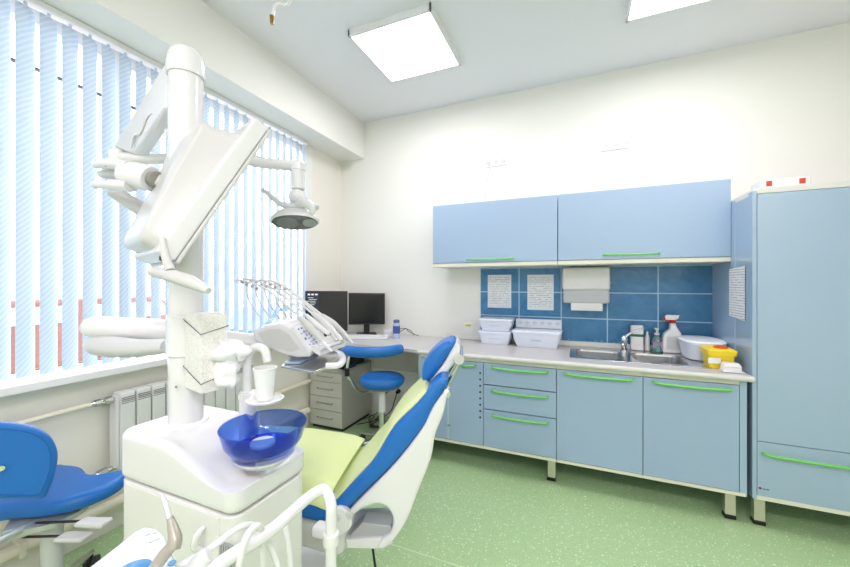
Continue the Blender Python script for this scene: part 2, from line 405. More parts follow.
hh = math_(nt, 'SUBTRACT', n2.outputs['Fac'], math_(nt, 'MULTIPLY', gro, .4)); nt.links.new(hh, bp.inputs['Height']); nt.links.new(bp.outputs[0], b.inputs['Normal'])
tiles = struct(MB().box((-.835, BACK-.012, .90), (.944, BACK+.001, 1.556)).build('trim_5', m))
s = MB()
for x0 in (-.09, .255, .60):
    for k in range(7):
        a = x0+.015+k*.042+random.uniform(-.004, .004)
        s.tube([V((a, BACK-.0125, .905+random.uniform(0, .006))), V((a+.012, BACK-.0125, .916+random.uniform(0, .012))), V((a+.026, BACK-.0125, .907)), V((a+.038, BACK-.0125, .912))], .0016, 6, 3)
s.build('tile_scroll_pattern', mat('tile_pattern', (170, 205, 232), .3), tiles)

def bar_handle(xa, xb, z, Y, parent, m=LIME, r=.0078, out=.034):
    L = xb-xa
    pts = [V((xa, Y+.004, z)), V((xa+.008, Y-out*.75, z)), V((xa+.05, Y-out, z-.002)), V(((xa+xb)/2, Y-out*1.12, z-.004)), V((xb-.05, Y-out, z-.002)), V((xb-.008, Y-out*.75, z)), V((xb, Y+.004, z))]
    MB().tube(pts, r, 12, 6).build('handle', m, parent)
FY = 2.62
def leg_(x, y, p, w_=.052):
    l = MB().box((x-w_/2, y-.02, .022), (x+w_/2, y+.02, .19), .003).build('leg', mat('brushed_leg', (206, 204, 186), .35, metal=.5), p)
    MB().box((x-w_/2-.004, y-.026, 0), (x+w_/2+.002, y+.022, .024), .004).build('foot', DARK, l)
def unit(name, x0, x1, label, y1=BACK-.10, ztop=.836):
    t = thing(name, ((x0+x1)/2, (FY+y1)/2, 0), label, 'cabinet', 'blue base cabinets under the worktop')
    s = MB(); q = .016
    s.box((x0+.001, FY+.02, .165), (x0+q, y1, ztop)); s.box((x1-q, FY+.02, .165), (x1-.001, y1, ztop))
    s.box((x0+q, y1-.01, .165), (x1-q, y1, ztop)); s.box((x0+q, FY+.02, .165), (x1-q, y1-.01, .185))
    s.build('carcass', CAB, t)
    MB().box((x0+.001, FY+.003, .163), (x1-.001, FY+.02, .184), .001).build('bottom_edge', CREAM, t)
    MB().box((x0+.001, FY+.006, .810), (x1-.001, FY+.02, ztop), .001).build('top_rail', CREAM, t)
    return t
def front(kind, x0, x1, z0, z1, t, hx=None, hz=None):
    d_ = MB().box((x0+.002, FY, z0+.002), (x1-.002, FY+.018, z1-.002), .0015).build(kind, CAB, t)
    if hx: bar_handle(hx[0], hx[1], hz, FY, d_)
    return d_
u1 = unit('base_cabinet', -1.168, -.644, 'blue two-door base cabinet with a column of small vent holes, left end of the run')
dl = front('door', -1.168, -.925, .186, .808, u1); dr = front('door', -.925, -.644, .186, .808, u1, (-.845, -.70), .783)
for k in range(8):
    z = .728-k*.0475; MB().cyl(V((-.667, FY-.0035, z)), V((-.667, FY+.003, z)), .0075, n=14).build('vent_plug', mat('vent_dark', (44, 62, 84), .4), dr)
MB().box((-.927, FY-.004, .20), (-.915, FY, .80), .001).build('door_edge_strip', mat('pale_blue_edge', (186, 210, 226), .4), dr)
for zz, xx in ((.42, -.985), (.30, -.915)):
    MB().cyl(V((xx, FY-.012, zz)), V((xx, FY+.004, zz)), .011, n=16).build('lock', CHROME, dl)
s = MB().tube([V((-.985, FY-.014, .42)), V((-.985, FY-.018, .405)), V((-.985, FY-.014, .36))], .0035, 8); s.box((-.994, FY-.018, .325), (-.976, FY-.014, .37), .002)
o = s.build('key', CHROME); tag(o, 'small metal key hanging in the lock of the left blue cabinet door', 'key')
u2 = unit('drawer_cabinet', -.644, -.130, 'blue base cabinet of three drawers with lime green handles')
for z0, z1, hz in ((.648, .808, .783), (.465, .645, .612), (.186, .462, .432)): front('drawer', -.644, -.130, z0, z1, u2, (-.575, -.185), hz)
u3 = unit('base_cabinet', -.130, .386, 'blue single-door base cabinet between the drawers and the right sink cabinet')
front('door', -.130, .386, .186, .808, u3, (-.075, .33), .786)
u4 = unit('base_cabinet', .386, .900, 'blue single-door base cabinet beside the tall cabinet, under the right sink basin')
front('door', .386, .870, .186, .808, u4, (.44, .83), .783)
MB().box((.872, FY+.004, .165), (.905, FY+.02, .836)).build('side_filler', CABS, u4)
leg_(-.165, FY+.075, u2); leg_(-.60, BACK-.2, u2); leg_(-.165, BACK-.2, u2)
leg_(.84, FY+.06, u4); leg_(.84, BACK-.2, u4); leg_(-1.13, FY+.06, u1); leg_(-1.13, BACK-.2, u1); leg_(.35, BACK-.2, u3)
# worktop with two basin cut-outs
def rect(x0, y0, x1, y1): return [(x0, y0), (x1, y0), (x1, y1), (x0, y1)]
SK1 = (-.012, 2.76, .305, 3.10); SK2 = (.36, 2.76, .675, 3.10)
top = MB().prof([rect(-1.170, 2.597, .926, BACK-.013), rrect(*SK1, .05), rrect(*SK2, .05)], V((0, 0, .838)), X3, Y3, .032, .004, 3).build('worktop', COUNTER)
tag(top, 'long speckled grey worktop over the blue base cabinets', 'worktop')
MB().cyl(V((-1.170, 2.600, .852)), V((.927, 2.600, .852)), .0165, n=16).build('front_edge', mat('worktop_edge', (212, 210, 206), .35), top)
s = MB().box((-1.17, BACK-.034, .871), (.925, BACK-.0125, .912), .004).build('upstand', mat('upstand_white', (236, 235, 232), .4), top)
# inset double sink
sk = thing('double_sink', (.33, 2.95, .87), 'stainless steel double basin sink set in the grey worktop', 'sink')
MB().prof([rrect(-.05, 2.715, .78, 3.185, .045), rrect(SK1[0]+.006, SK1[1]+.006, SK1[2]-.006, SK1[3]-.006, .05), rrect(SK2[0]+.006, SK2[1]+.006, SK2[2]-.006, SK2[3]-.006, .05)], V((0, 0, .8705)), X3, Y3, .006, .002, 2).build('rim', STEEL, sk)
for S in (SK1, SK2):
    cx, cy = (S[0]+S[2])/2, (S[1]+S[3])/2; rg = []
    for f, z in ((.975, .873), (.955, .86), (.93, .76), (.86, .728), (.3, .722), (.05, .72)):
        rg.append([V((cx+(p[0]-cx)*f, cy+(p[1]-cy)*f, z)) for p in rrect(*S, .055)])
    rg2 = [[V((cx+(p.x-cx)*1.008, cy+(p.y-cy)*1.008, p.z-.003)) for p in r_] for r_ in rg[::-1]]
    s = MB(); s.rings(rg+rg2, closed=True); bsn = s.build('basin', STEEL, sk)
    MB().lathe([(.03, 0), (.03, .004), (.018, .005), (.016, .001), (.001, .001)], (cx, cy, .7205)).build('drain', CHROME, bsn)
s = MB()
for k in range(5): s.box((.70+k*.014, 2.78, .876), (.706+k*.014, 3.10, .8785), .001)
s.build('drainboard_ridge', STEEL, sk)
tp = thing('mixer_tap', (.335, 3.125, .875), 'chrome mixer tap with long lever between the two sink basins', 'tap')
MB().lathe([(.028, 0), (.028, .008), (.022, .014), (.021, .08), (.024, .09), (.022, .11), (.012, .122), (.001, .124)], (.335, 3.125, .876)).build('tap_body', CHROME, tp)
MB().tube([V((.335, 3.115, .93)), V((.325, 3.05, .955)), V((.31, 2.96, .965)), V((.305, 2.93, .945))], [.013, .012, .011, .012], 14, 5).build('spout', CHROME, tp)
MB().tube([V((.335, 3.125, .985)), V((.38, 3.09, 1.03)), V((.455, 3.03, 1.075))], [.012, .008, .006], 12, 4).build('lever', CHROME, tp)
# upper cabinets
UY = 2.93
def upper(x0, x1, label, hx, hz):
    t = thing('wall_cabinet', ((x0+x1)/2, UY+.2, 1.545), label, 'wall cabinet', 'blue wall cabinets')
    s = MB().box((x0+.001, UY+.02, 1.576), (x1-.001, BACK-.001, 2.082), .001); s.build('carcass', CABS, t)
    MB().box((x0+.001, UY+.004, 1.545), (x1-.001, BACK-.001, 1.575), .001).build('underside_strip', CREAM, t)
    d_ = MB().box((x0+.002, UY, 1.578), (x1-.002, UY+.019, 2.085), .0015).build('flap_door', CAB, t); bar_handle(hx[0], hx[1], hz, UY, d_, r=.0065, out=.03)
    return t
upper(-1.176, -.137, 'left blue flap-door wall cabinet with one green handle above the tiles', (-.86, -.47), 1.602)
upper(-.135, .930, 'right blue flap-door wall cabinet next to the tall cabinet', (.18, .53), 1.61)
# tall cabinet
tc_ = thing('tall_cabinet', (1.40, 2.96, 0), 'tall glossy blue cabinet with a bottom drawer at the right edge', 'tall cabinet')
TX0, TX1 = .934, 1.86
MB().box((TX0, FY+.02, .165), (TX1, BACK-.001, 1.915), .001).build('carcass', CABS, tc_)
MB().box((TX0+.002, FY+.01, 1.916), (TX1, BACK-.001, 1.946), .002).build('top_board', mat('top_board_white', (228, 226, 220), .4), tc_)
MB().box((TX0-.006, FY+.0, .165), (TX0+.014, FY+.05, 1.93), .002).build('corner_post', CABS, tc_)
MB().box((TX0-.004, 2.88, .912), (TX0+.001, BACK-.013, 1.93), .001).build('side_panel', CABS, tc_)
MB().box((TX0+.016, FY, .500), (TX1-.002, FY+.019, 1.912), .0015).build('door', CABS, tc_)
dw = MB().box((TX0+.016, FY, .188), (TX1-.002, FY+.019, .496), .0015).build('drawer', CABS, tc_); bar_handle(.975, 1.42, .436, FY, dw)
MB().box((TX0+.002, FY+.003, .163), (TX1, FY+.02, .187), .001).build('bottom_edge', CREAM, tc_)
s = MB(); s.cyl(V((.962, FY-.0012, .232)), V((.962, FY+.002, .232)), .007, n=14); s.build('maker_mark', mat('mark_red', (120, 44, 36), .4), dw)
s = MB()
for k in range(5): s.box((.974+k*.006, FY-.001, .226), (.9775+k*.006, FY+.001, .2335))
s.build('maker_lettering', mat('mark_dark', (70, 66, 74), .5), dw)
leg_(.975, FY+.06, tc_); leg_(1.80, FY+.06, tc_); leg_(.975, BACK-.08, tc_); leg_(1.80, BACK-.08, tc_)
# ================================================================== THINGS ON THE WORKTOP AND THE WALL
m, nt, b = newmat('printed_sheet', .7); pos, xyz = pos_xyz(nt)
ln = math_(nt, 'FRACT', math_(nt, 'MULTIPLY', xyz[2], 62.0)); ln = math_(nt, 'LESS_THAN', ln, .38)
n1 = nt.nodes.new('ShaderNodeTexNoise'); n1.inputs['Scale'].default_value = 70; nt.links.new(pos, n1.inputs['Vector'])
ln = math_(nt, 'MULTIPLY', ln, math_(nt, 'GREATER_THAN', n1.outputs['Fac'], .44))
nt.links.new(mixc(nt, math_(nt, 'MULTIPLY', ln, .6), lin((236, 238, 242)), lin((120, 126, 146))), b.inputs['Base Color'])
SHEET = m
SLEEVE = mat('sleeve_white', (226, 232, 242), .2)
def sheet(x0, z0, x1, z1, label):
    t = thing('notice_sheet', ((x0+x1)/2, BACK-.014, z0), label, 'notice', 'printed notices on the blue tiles')
    MB().box((x0, BACK-.0165, z0), (x1, BACK-.0135, z1), .001).build('plastic_sleeve', SLEEVE, t)
    MB().box((x0+.018, BACK-.0178, z0+.022), (x1-.018, BACK-.0162, z1-.022)).build('printed_page', SHEET, t)
sheet(-.765, 1.176, -.548, 1.480, 'printed notice in a plastic sleeve on the tiles, left one of the two')
sheet(-.407, 1.166, -.185, 1.478, 'printed notice on the tiles, right one, next to the towel dispenser')
s = MB().quadbox([(.9295, 2.725, 1.172), (.9295, 2.966, 1.188), (.9295, 2.966, 1.494), (.9295, 2.725, 1.508), (.930, 2.725, 1.172), (.930, 2.966, 1.188), (.930, 2.966, 1.494), (.930, 2.725, 1.508)])
o = s.build('notice_sheet', SHEET, smooth=False); tag(o, 'printed paper sheet taped to the side of the tall blue cabinet', 'notice')
# towel dispenser
t = thing('paper_towel_dispenser', (.067, BACK-.013, 1.19), 'white paper towel dispenser mounted on the blue tiles', 'dispenser')
DW = mat('dispenser_white', (228, 228, 228), .3)
MB().box((-.112, 3.175, 1.345), (.246, BACK-.0125, 1.533), .022, 4).build('upper_cover', DW, t)
MB().box((-.108, 3.178, 1.236), (.242, BACK-.0125, 1.35), .018, 4).build('lower_cover', mat('smoked_white', (196, 198, 206), .2), t)
MB().box((-.045, 3.185, 1.178), (.190, 3.197, 1.30), .003).build('paper_towel', PAPER, t)
MB().cyl(V((.246, 3.24, 1.40)), V((.256, 3.24, 1.40)), .01, n=14).build('lock', GREY, t)
# tubs
def tub(x0, x1, y0, y1, z0, z1, name, label, group=None, perf=False, lid=True):
    t = thing(name, ((x0+x1)/2, (y0+y1)/2, z0), label, 'tub', group)
    cx, cy = (x0+x1)/2, (y0+y1)/2; hx, hy = (x1-x0)/2, (y1-y0)/2; rg = []
    def R(f, z): return [V((cx+p[0]*f, cy+p[1]*(1-(1-f)*hx/hy), z)) for p in rrect(-hx, -hy, hx, hy, .025)]
    H = z1-z0; tp_ = z1-.018
    inner = [R(.97, tp_), R(.93, z0+H*.5), R(.80, z0+.006)]
    outer = [R(.82, z0), R(.95, z0+H*.5), R(.975, tp_-.006), R(1.0, tp_-.006), R(1.0, tp_)]
    MB().rings(outer+inner, caps=True).build('tub_body', BOXW, t)
    if lid:
        MB().rings([R(1.0, tp_), R(1.02, tp_+.001), R(1.02, z1-.004), R(.98, z1), R(.9, z1-.003)]).build('lid', BOXW, t)
    s = MB()
    for k in range(6): s.box((cx-.045+k*.015, y0+.008, z0+H*.42), (cx-.036+k*.015, y0+.0155, z0+H*.50))
    if not perf: s.build('tub_marking', mat('faint_grey', (186, 192, 206), .5), t)
    return t
tub(-.800, -.517, 3.06, 3.265, .871, .985, 'plastic_tub', 'pale lidded plastic tub, lower of the small stack below the notices', 'stacked pale tubs')
tub(-.795, -.510, 3.06, 3.265, .986, 1.094, 'plastic_tub', 'pale lidded plastic tub, upper of the small stack below the notices', 'stacked pale tubs')
tub(-.500, -.115, 3.02, 3.25, .871, 1.010, 'plastic_tub', 'wide pale lidded disinfection tub right of the tub stack')
# perforated panel insert standing behind
t = thing('perforated_tray', (-.30, 3.27, .96), 'white perforated strip tray standing on the wide tub against the tiles', 'tray')
MB().box((-.500, 3.232, 1.0105), (-.118, 3.262, 1.088), .003).build('tray_body', BOXW, t)
s = MB()
for k in range(6):
    for dx, dz in ((0, 0), (.012, -.010), (-.012, -.010), (0, -.020)):
        s.cyl(V((-.462+k*.062+dx, 3.2305, 1.066+dz)), V((-.462+k*.062+dx, 3.234, 1.066+dz)), .0038, n=8)
s.build('hole_pattern', mat('hole_grey', (100, 104, 122), .5), t)
# bottles behind the sink
t = thing('tall_white_bottle', (.43, 3.215, .877), 'white bottle with a dark green band standing behind the tap', 'bottle')
MB().box((.388, 3.19, .8765), (.475, 3.245, 1.075), .012, 3).build('bottle_body', WHITE, t)
MB().box((.387, 3.189, .985), (.476, 3.246, 1.008), .004).build('green_band', mat('dark_green', (30, 112, 74), .4), t)
t = thing('soap_pump_bottle', (.565, 3.215, .877), 'clear pump bottle of teal liquid soap with a pink label', 'bottle')
MB().lathe([(.044, 0), (.050, .01), (.050, .075), (.040, .105), (.018, .122), (.015, .130)], (.565, 3.215, .877), sy=.7).build('bottle_body', transp('soap_clear', (206, 232, 232), mixd=.25, dcol=(190, 220, 220)), t)
MB().lathe([(.043, 0), (.047, .012), (.047, .045), (.001, .046)], (.565, 3.215, .880), sy=.66).build('liquid_soap', mat('teal_soap', (46, 160, 160), .2), t)
MB().box((.535, 3.1765, .912), (.600, 3.180, .955), .001).build('label', mat('soap_label', (206, 130, 186), .5), t)
s = MB(); s.cyl(V((.565, 3.215, 1.005)), V((.565, 3.215, 1.022)), .017); s.cyl(V((.565, 3.215, 1.02)), V((.565, 3.215, 1.050)), .006); s.box((.545, 3.17, 1.048), (.572, 3.225, 1.060), .004); s.build('pump', WHITE, t)
t = thing('small_white_bottle', (.50, 3.225, .877), 'small white bottle between the green-banded bottle and the pump bottle', 'bottle')
MB().lathe([(.014, 0), (.018, .006), (.018, .10), (.008, .125), (.008, .145), (.001, .148)], (.505, 3.24, .877)).build('bottle_body', WHITE, t)
t = thing('spray_bottle', (.68, 3.20, .877), 'white trigger spray bottle with a red collar beside the soap', 'spray bottle')
s = MB().prof([[(.064, 0), (.070, .02), (.068, .09), (.052, .15), (.022, .205), (.018, .225), (-.018, .225), (-.022, .18), (-.058, .145), (-.066, .11), (-.070, .02), (-.064, 0)]], V((.664, 3.175, .8765)), X3, Z3, .06, .014, 4, off=-.06)
s.build('bottle_body', WHITE, t)
MB().prof([rect(-.045, .03, .05, .125)], V((.666, 3.1745, .8765)), X3, Z3, .002).build('label', mat('label_grey', (210, 208, 208), .5), t)
MB().cyl(V((.664, 3.205, 1.10)), V((.664, 3.205, 1.125)), .021, mi=0).build('collar', RED, t)
MB().prof([[(-.045, .0), (-.05, .028), (-.035, .04), (.042, .04), (.034, .012), (.012, 0)]], V((.664, 3.190, 1.124)), X3, Z3, .028, .005, 3, off=-.028).build('spray_head', WHITE, t)
MB().prof([[(-.048, .022), (-.062, .026), (-.062, .008), (-.040, -.018), (-.028, -.012), (-.032, .005)]], V((.664, 3.195, 1.124)), X3, Z3, .018, .003, 2, off=-.018).build('trigger', RED, t)
# white lidded tub by the tall cabinet
t = thing('oval_tub', (.845, 3.04, .871), 'large white oval lidded tub leaning in the corner behind the yellow container', 'tub')
def orr(c, rx, ry, z, tilt, n=36):
    return [V((c[0]+rx*math.copysign(abs(math.cos(a))**.7, math.cos(a)), c[1]+ry*math.copysign(abs(math.sin(a))**.7, math.sin(a)), z)) for a in [2*math.pi*k/n for k in range(n)]]
c_ = (.800, 3.06)
MB().rings([orr(c_, .10, .140, .882, 0), orr(c_, .108, .155, .93, 0), orr(c_, .117, .172, .985, 0), orr(c_, .124, .178, .987, 0), orr(c_, .124, .178, .996, 0)]).build('tub_body', BOXW, t)
MB().rings([orr(c_, .124, .179, .996, 0), orr(c_, .127, .182, 1.004, 0), orr(c_, .12, .175, 1.012, 0), orr(c_, .09, .15, 1.016, 0)]).build('lid', mat('tub_lid_white', (238, 240, 246), .3), t)
t = thing('sharps_container', (.84, 2.80, .871), 'yellow plastic sharps container with an orange lid opening near the counter end', 'container')
def sq(cx, cy, hx, hy, z, r): return [V((cx+p[0], cy+p[1], z)) for p in rrect(-hx, -hy, hx, hy, r)]
MB().rings([sq(.822, 2.80, .060, .062, .871, .012), sq(.822, 2.80, .066, .070, .955, .014), sq(.822, 2.80, .074, .078, .957, .014), sq(.822, 2.80, .074, .078, .972, .014)]).build('container_body', YELLOW, t)
MB().rings([sq(.822, 2.80, .076, .080, .972, .014), sq(.822, 2.80, .076, .080, .986, .014), sq(.822, 2.80, .066, .07, .994, .014)]).build('lid', YELLOW, t)
MB().lathe([(.036, 0), (.036, .008), (.026, .012), (.024, .004), (.001, .004)], (.835, 2.80, .993), sx=1.2).build('lid_opening', mat('orange_red', (214, 88, 40), .4), t)
MB().box((.752, 2.728, .905), (.815, 2.731, .94), .001).build('label', PAPER, t)
t = thing('small_white_box', (.845, 2.68, .871), 'small white plastic box with a flared base in front of the yellow container', 'box')
MB().box((.800, 2.648, .8715), (.905, 2.722, .880), .004).build('base', WHITE, t)
MB().rings([sq(.850, 2.685, .046, .032, .880, .010), sq(.850, 2.685, .042, .030, .915, .010), sq(.850, 2.685, .034, .024, .925, .010)]).build('box_body', WHITE, t)
MB().tube([V((.812, 2.646, .905)), V((.85, 2.640, .912)), V((.888, 2.646, .905))], .004, 8, 4).build('clip', WHITE, t)
# box on the tall cabinet
t = thing('first_aid_box', (1.09, 2.72, 1.946), 'white plastic box with two red squares lying on top of the tall cabinet', 'box')
MB().box((.982, 2.67, 1.9465), (1.205, 2.80, 2.004), .010, 3).build('box_body', WHITE, t)
MB().box((1.008, 2.668, 1.962), (1.034, 2.673, 1.992), .001).build('red_square', mat('orange_square', (206, 74, 46), .5), t)
MB().box((1.152, 2.668, 1.962), (1.178, 2.673, 1.992), .001).build('red_square', MATS['orange_square'], t)
# wall sockets
def sockets(x0, x1, z0, z1, label, cord=False):
    t = thing('wall_socket', ((x0+x1)/2, BACK, z0), label, 'socket', 'triple wall sockets above the wall cabinets')
    MB().box((x0, BACK-.010, z0), (x1, BACK-.0005, z1), .003).build('plate', mat('socket_white', (244, 244, 242), .4), t)
    w_ = (x1-x0)/3
    for k in range(3):
        c = V((x0+w_*(k+.5), BACK-.011, (z0+z1)/2))
        s = MB().lathe([(.022, 0), (.022, -.003), (.019, -.003), (.018, .004), (.001, .004)], c, (0, 1, 0), 20).build('outlet', mat('socket_ring', (224, 222, 220), .5), t)
        q = MB(); q.cyl(c+V((-.008, .002, 0)), c+V((-.008, -.0005, 0)), .0035, n=8); q.cyl(c+V((.008, .002, 0)), c+V((.008, -.0005, 0)), .0035, n=8); q.build('pin_holes', GREY, s)
sockets(-.79, -.585, 2.488, 2.552, 'white triple wall socket with a thin cord hanging from it, above the left wall cabinet')
sockets(.180, .405, 2.497, 2.565, 'white triple wall socket above the right wall cabinet')
s = MB().tube([V((-.755, BACK-.012, 2.515)), V((-.757, BACK-.006, 2.45)), V((-.775, BACK-.006, 2.35)), V((-.79, BACK-.006, 2.25)), V((-.79, BACK-.006, 2.07))], .0032, 8, 5).build('cord', mat('cord_white', (226, 226, 228), .5))
tag(s, 'thin white cord hanging down the wall from the left triple socket', 'cord')
# wall outlet sticker + socket behind chair headrest, at the worktop
t = thing('wall_outlet', (-.94, BACK, .94), 'small outlet with a yellow sticker on the wall left of the tiles', 'outlet')
MB().box((-1.0, BACK-.008, .945), (-.90, BACK-.0005, 1.025), .003).build('plate', mat('socket_white', (244, 244, 242), .4), t)
MB().box((-.988, BACK-.0095, .985), (-.925, BACK-.0075, 1.012)).build('sticker', mat('sticker_yellow', (232, 226, 150), .5), t)
MB().box((-.975, BACK-.0105, .996), (-.94, BACK-.009, 1.004)).build('sticker_text', GREY, t)
# ================================================================== DESK CORNER
desk = MB().prof([[(-2.41, BACK-.002), (-1.172, BACK-.002), (-1.172, 2.60), (-1.60, 2.615), (-1.86, 2.64), (-1.96, 2.64), (-1.96, 2.80), (-2.41, 2.80)]], V((0, 0, .842)), X3, Y3, .028, .003, 2)
dk_ = thing('corner_desk', (-1.8, 2.95, 0), 'pale grey corner desk with two monitors, left of the blue cabinets', 'desk')
desk.build('desk_top', DESKM, dk_)
MB().box((-1.196, 2.66, 0), (-1.176, BACK-.002, .842), .001).build('side_panel', LAMGREY, dk_)
MB().box((-2.0, BACK-.03, .50), (-1.197, BACK-.012, .841), .001).build('modesty_panel', LAMGREY, dk_)
pd = thing('drawer_pedestal', (-2.19, 3.0, 0), 'low grey four-drawer pedestal under the left end of the desk', 'drawer unit')
PX0, PX1, PY = -2.40, -2.022, 2.76
MB().box((PX0, PY+.018, .03), (PX1, BACK-.03, .556), .001).build('pedestal_body', LAMGREY, pd)
MB().box((PX0-.004, PY-.003, .556), (PX1+.003, BACK-.03, .575), .002).build('pedestal_top', mat('pedestal_top', (186, 184, 182), .4), pd)
zz = [.553, .458, .318, .186, .035]
for a, b_ in zip(zz, zz[1:]):
    d_ = MB().box((PX0+.002, PY, b_+.003), (PX1-.002, PY+.017, a-.003), .0015).build('drawer', LAMGREY, pd)
    zc = (a+b_)/2+.008; s = MB().tube([V((PX0+.10, PY+.002, zc)), V((PX0+.10, PY-.022, zc)), V((PX0+.27, PY-.022, zc)), V((PX0+.27, PY+.002, zc))], .0045, 10)
    s.build('handle', mat('handle_silver', (176, 174, 170), .3, metal=.7), d_)
MB().box((PX0+.01, PY+.03, 0), (PX1-.01, BACK-.05, .031)).build('plinth', DARK, pd)
# things in the space over the pedestal
t = thing('computer_case', (-2.2, 2.98, .576), 'dark computer case lying on the pedestal under the desk', 'computer')
MB().box((-2.37, 2.82, .5765), (-2.06, 3.20, .70), .006).build('case_body', DARK, t)
MB().box((-2.34, 2.817, .60), (-2.20, 2.822, .62), .001).build('drive_slot', GREY, t)
s = MB()
for k in range(3): s.box((-2.05+k*.006, 2.80+k*.02, .5762+k*.012), (-2.026, 3.0, .5872+k*.012), .001)
tag(s.build('folder_pile', mat('folder_navy', (48, 62, 96), .5)), 'few dark blue folders on the pedestal edge', 'folder')
def monitor(c, u, w_, h, z0, label, refl):
    """c = centre of the screen's bottom edge, u = direction of the screen width (left to right as seen)"""
    u = V(u).normalized(); n = V((u.y, -u.x, 0)); c = V(c)     # n faces the room
    t = thing('computer_monitor', (c.x-n.x*.08, c.y-n.y*.08, .87), label, 'monitor', 'monitors on the corner desk')
    ctr = V((c.x, c.y, z0+h/2))
    MB().obox(ctr-n*.018, u, n, Z3, (w_, .036, h), .006).build('housing', DARK, t)
    sc = MB().obox(ctr+n*.0005, u, n, Z3, (w_-.026, .003, h-.032), .0005).build('screen', refl, t)
    s = MB(); s.obox(V((c.x, c.y, (z0+.87)/2+.03))-n*.05, u, n, Z3, (.06, .03, z0-.87+.045), .004)
    s.build('stand_neck', DARK, t); MB().obox(V((c.x, c.y, .8785))-n*.07, u, n, Z3, (.20, .15, .014), .005).build('stand_base', DARK, t)
    return t, sc, ctr, u, n
A = at(305, 300, 3.28); B = at(347.5, 300, 3.34)
t, sc, ctr, u, n = monitor(((A.x+B.x)/2, (A.y+B.y)/2, 0), (B-A), (B-A).length, .375, .955, 'larger dark monitor by the window with a small lit strip of text', mat('grey_glossy_screen', (52, 50, 48), .22, var=.05))
ui = MB().obox(ctr-u*((B-A).length/2-.068)+n*.0025+Z3*.05, u, n, Z3, (.108, .002, .24)).build('screen_window', mat('screen_navy', (34, 42, 62), .3), t)
s = MB()
for k in range(3): s.obox(ctr-u*((B-A).length/2-.035-k*.033)+n*.004+Z3*.155, u, n, Z3, (.022, .001, .014))
for k in range(5): s.obox(ctr-u*((B-A).length/2-.05-(k % 2)*.02)+n*.004+Z3*(.125-k*.016), u, n, Z3, (.05+.02*(k % 3), .001, .004))
s.build('screen_icons', emis('screen_pale', (170, 186, 210), .5), ui)
A = at(348.5, 310, 3.60); B = at(385, 310, 3.68)
monitor(((A.x+B.x)/2, (A.y+B.y)/2, 0), (B-A), (B-A).length, .322, .98, 'smaller black monitor with a switched-off screen, right of the two on the desk', SCREEN)
t = thing('keyboard', (-1.84, 2.95, .871), 'long white keyboard on the desk in front of the monitors', 'keyboard')
kd = (V((-1.671, 3.03, 0))-V((-2.10, 2.90, 0))).normalized(); kc = V((-1.865, 2.93, .885))
MB().obox(kc, kd, V((-kd.y, kd.x, 0)), Z3, (.44, .12, .028), .006).build('keyboard_body', WHITE, t)
s = MB()
for i in range(15):
    for j in range(4): s.obox(kc+kd*(-.195+i*.028)+V((-kd.y, kd.x, 0))*(-.035+j*.024)+Z3*.0155, kd, V((-kd.y, kd.x, 0)), Z3, (.022, .018, .005), .001, 1)
s.build('keys', mat('key_white', (232, 232, 232), .5), t)
s = MB().obox(V((-1.72, 3.12, .905)), X3, Y3, Z3, (.09, .05, .07), .006); tag(s.build('power_adapter', WHITE), 'small white adapter box behind the keyboard', 'adapter')
s = MB(); 
for q in (0, .05): s.tube([V((-1.66, 3.18, .90)), V((-1.60+q, 3.16, .955)), V((-1.52, 3.20-q, .93)), V((-1.50+q, 3.24, .878))], .003, 6, 5)
tag(s.build('monitor_cable', DARK), 'thin black cables curling beside the black monitor stand', 'cable')
t = thing('bottle', (-1.60, 3.06, .871), 'white and blue patterned bottle on the desk right of the monitors', 'bottle')
bt = V((-1.60, 3.05, .8705))
MB().lathe([(.030, 0), (.034, .008), (.034, .13), (.024, .150), (.001, .150)], bt).build('bottle_body', mat('milky_blue', (186, 198, 228), .25), t)
MB().lathe([(.0345, 0), (.0348, .002), (.0348, .07), (.0345, .072)], bt+Z3*.05).build('label', mat('bottle_navy', (66, 88, 158), .4), t)
MB().lathe([(.026, 0), (.030, .003), (.030, .026), (.020, .032), (.001, .033)], bt+Z3*.15).build('cap', mat('slate_blue', (96, 112, 150), .4), t)
# floor-level outlets on the back wall under the desk
t = thing('floor_socket_strip', (-1.62, BACK, .22), 'row of wall outlets with two black plugs and a red outlet under the desk', 'outlet')
MB().box((-1.92, BACK-.010, .235), (-1.36, BACK-.0005, .315), .003).build('plate', MATS['socket_white'], t)
for x in (-1.82, -1.70):
    p = MB().cyl(V((x, BACK-.010, .285)), V((x, BACK-.050, .28)), .024, .016).build('plug', DARK, t)
    MB().tube([V((x, BACK-.05, .28)), V((x-.01, BACK-.07, .22)), V((x-.06, BACK-.10, .08)), V((x-.20, BACK-.2, .010)), V((x-.30, BACK-.32, .006))], .0045, 8, 5).build('cable', DARK, p)
MB().box((-1.60, BACK-.018, .245), (-1.50, BACK-.009, .305), .002).build('red_outlet', RED, t)
MB().box((-1.44, BACK-.018, .245), (-1.39, BACK-.009, .305), .002).build('red_outlet', RED, t)
s = MB()
for k in range(4): s.tube([V((-2.0+k*.05, 3.22, .012)), V((-1.9+k*.03, 3.05-k*.05, .012+.01*k)), V((-1.7, 2.98+k*.03, .012)), V((-1.5, 3.1, .012+.008*k)), V((-1.35, 3.2, .012))], .006, 8, 6)
tag(s.build('cable_tangle', mat('cable_grey', (70, 72, 66), .5)), 'tangle of dark cables on the floor beneath the desk', 'cable')
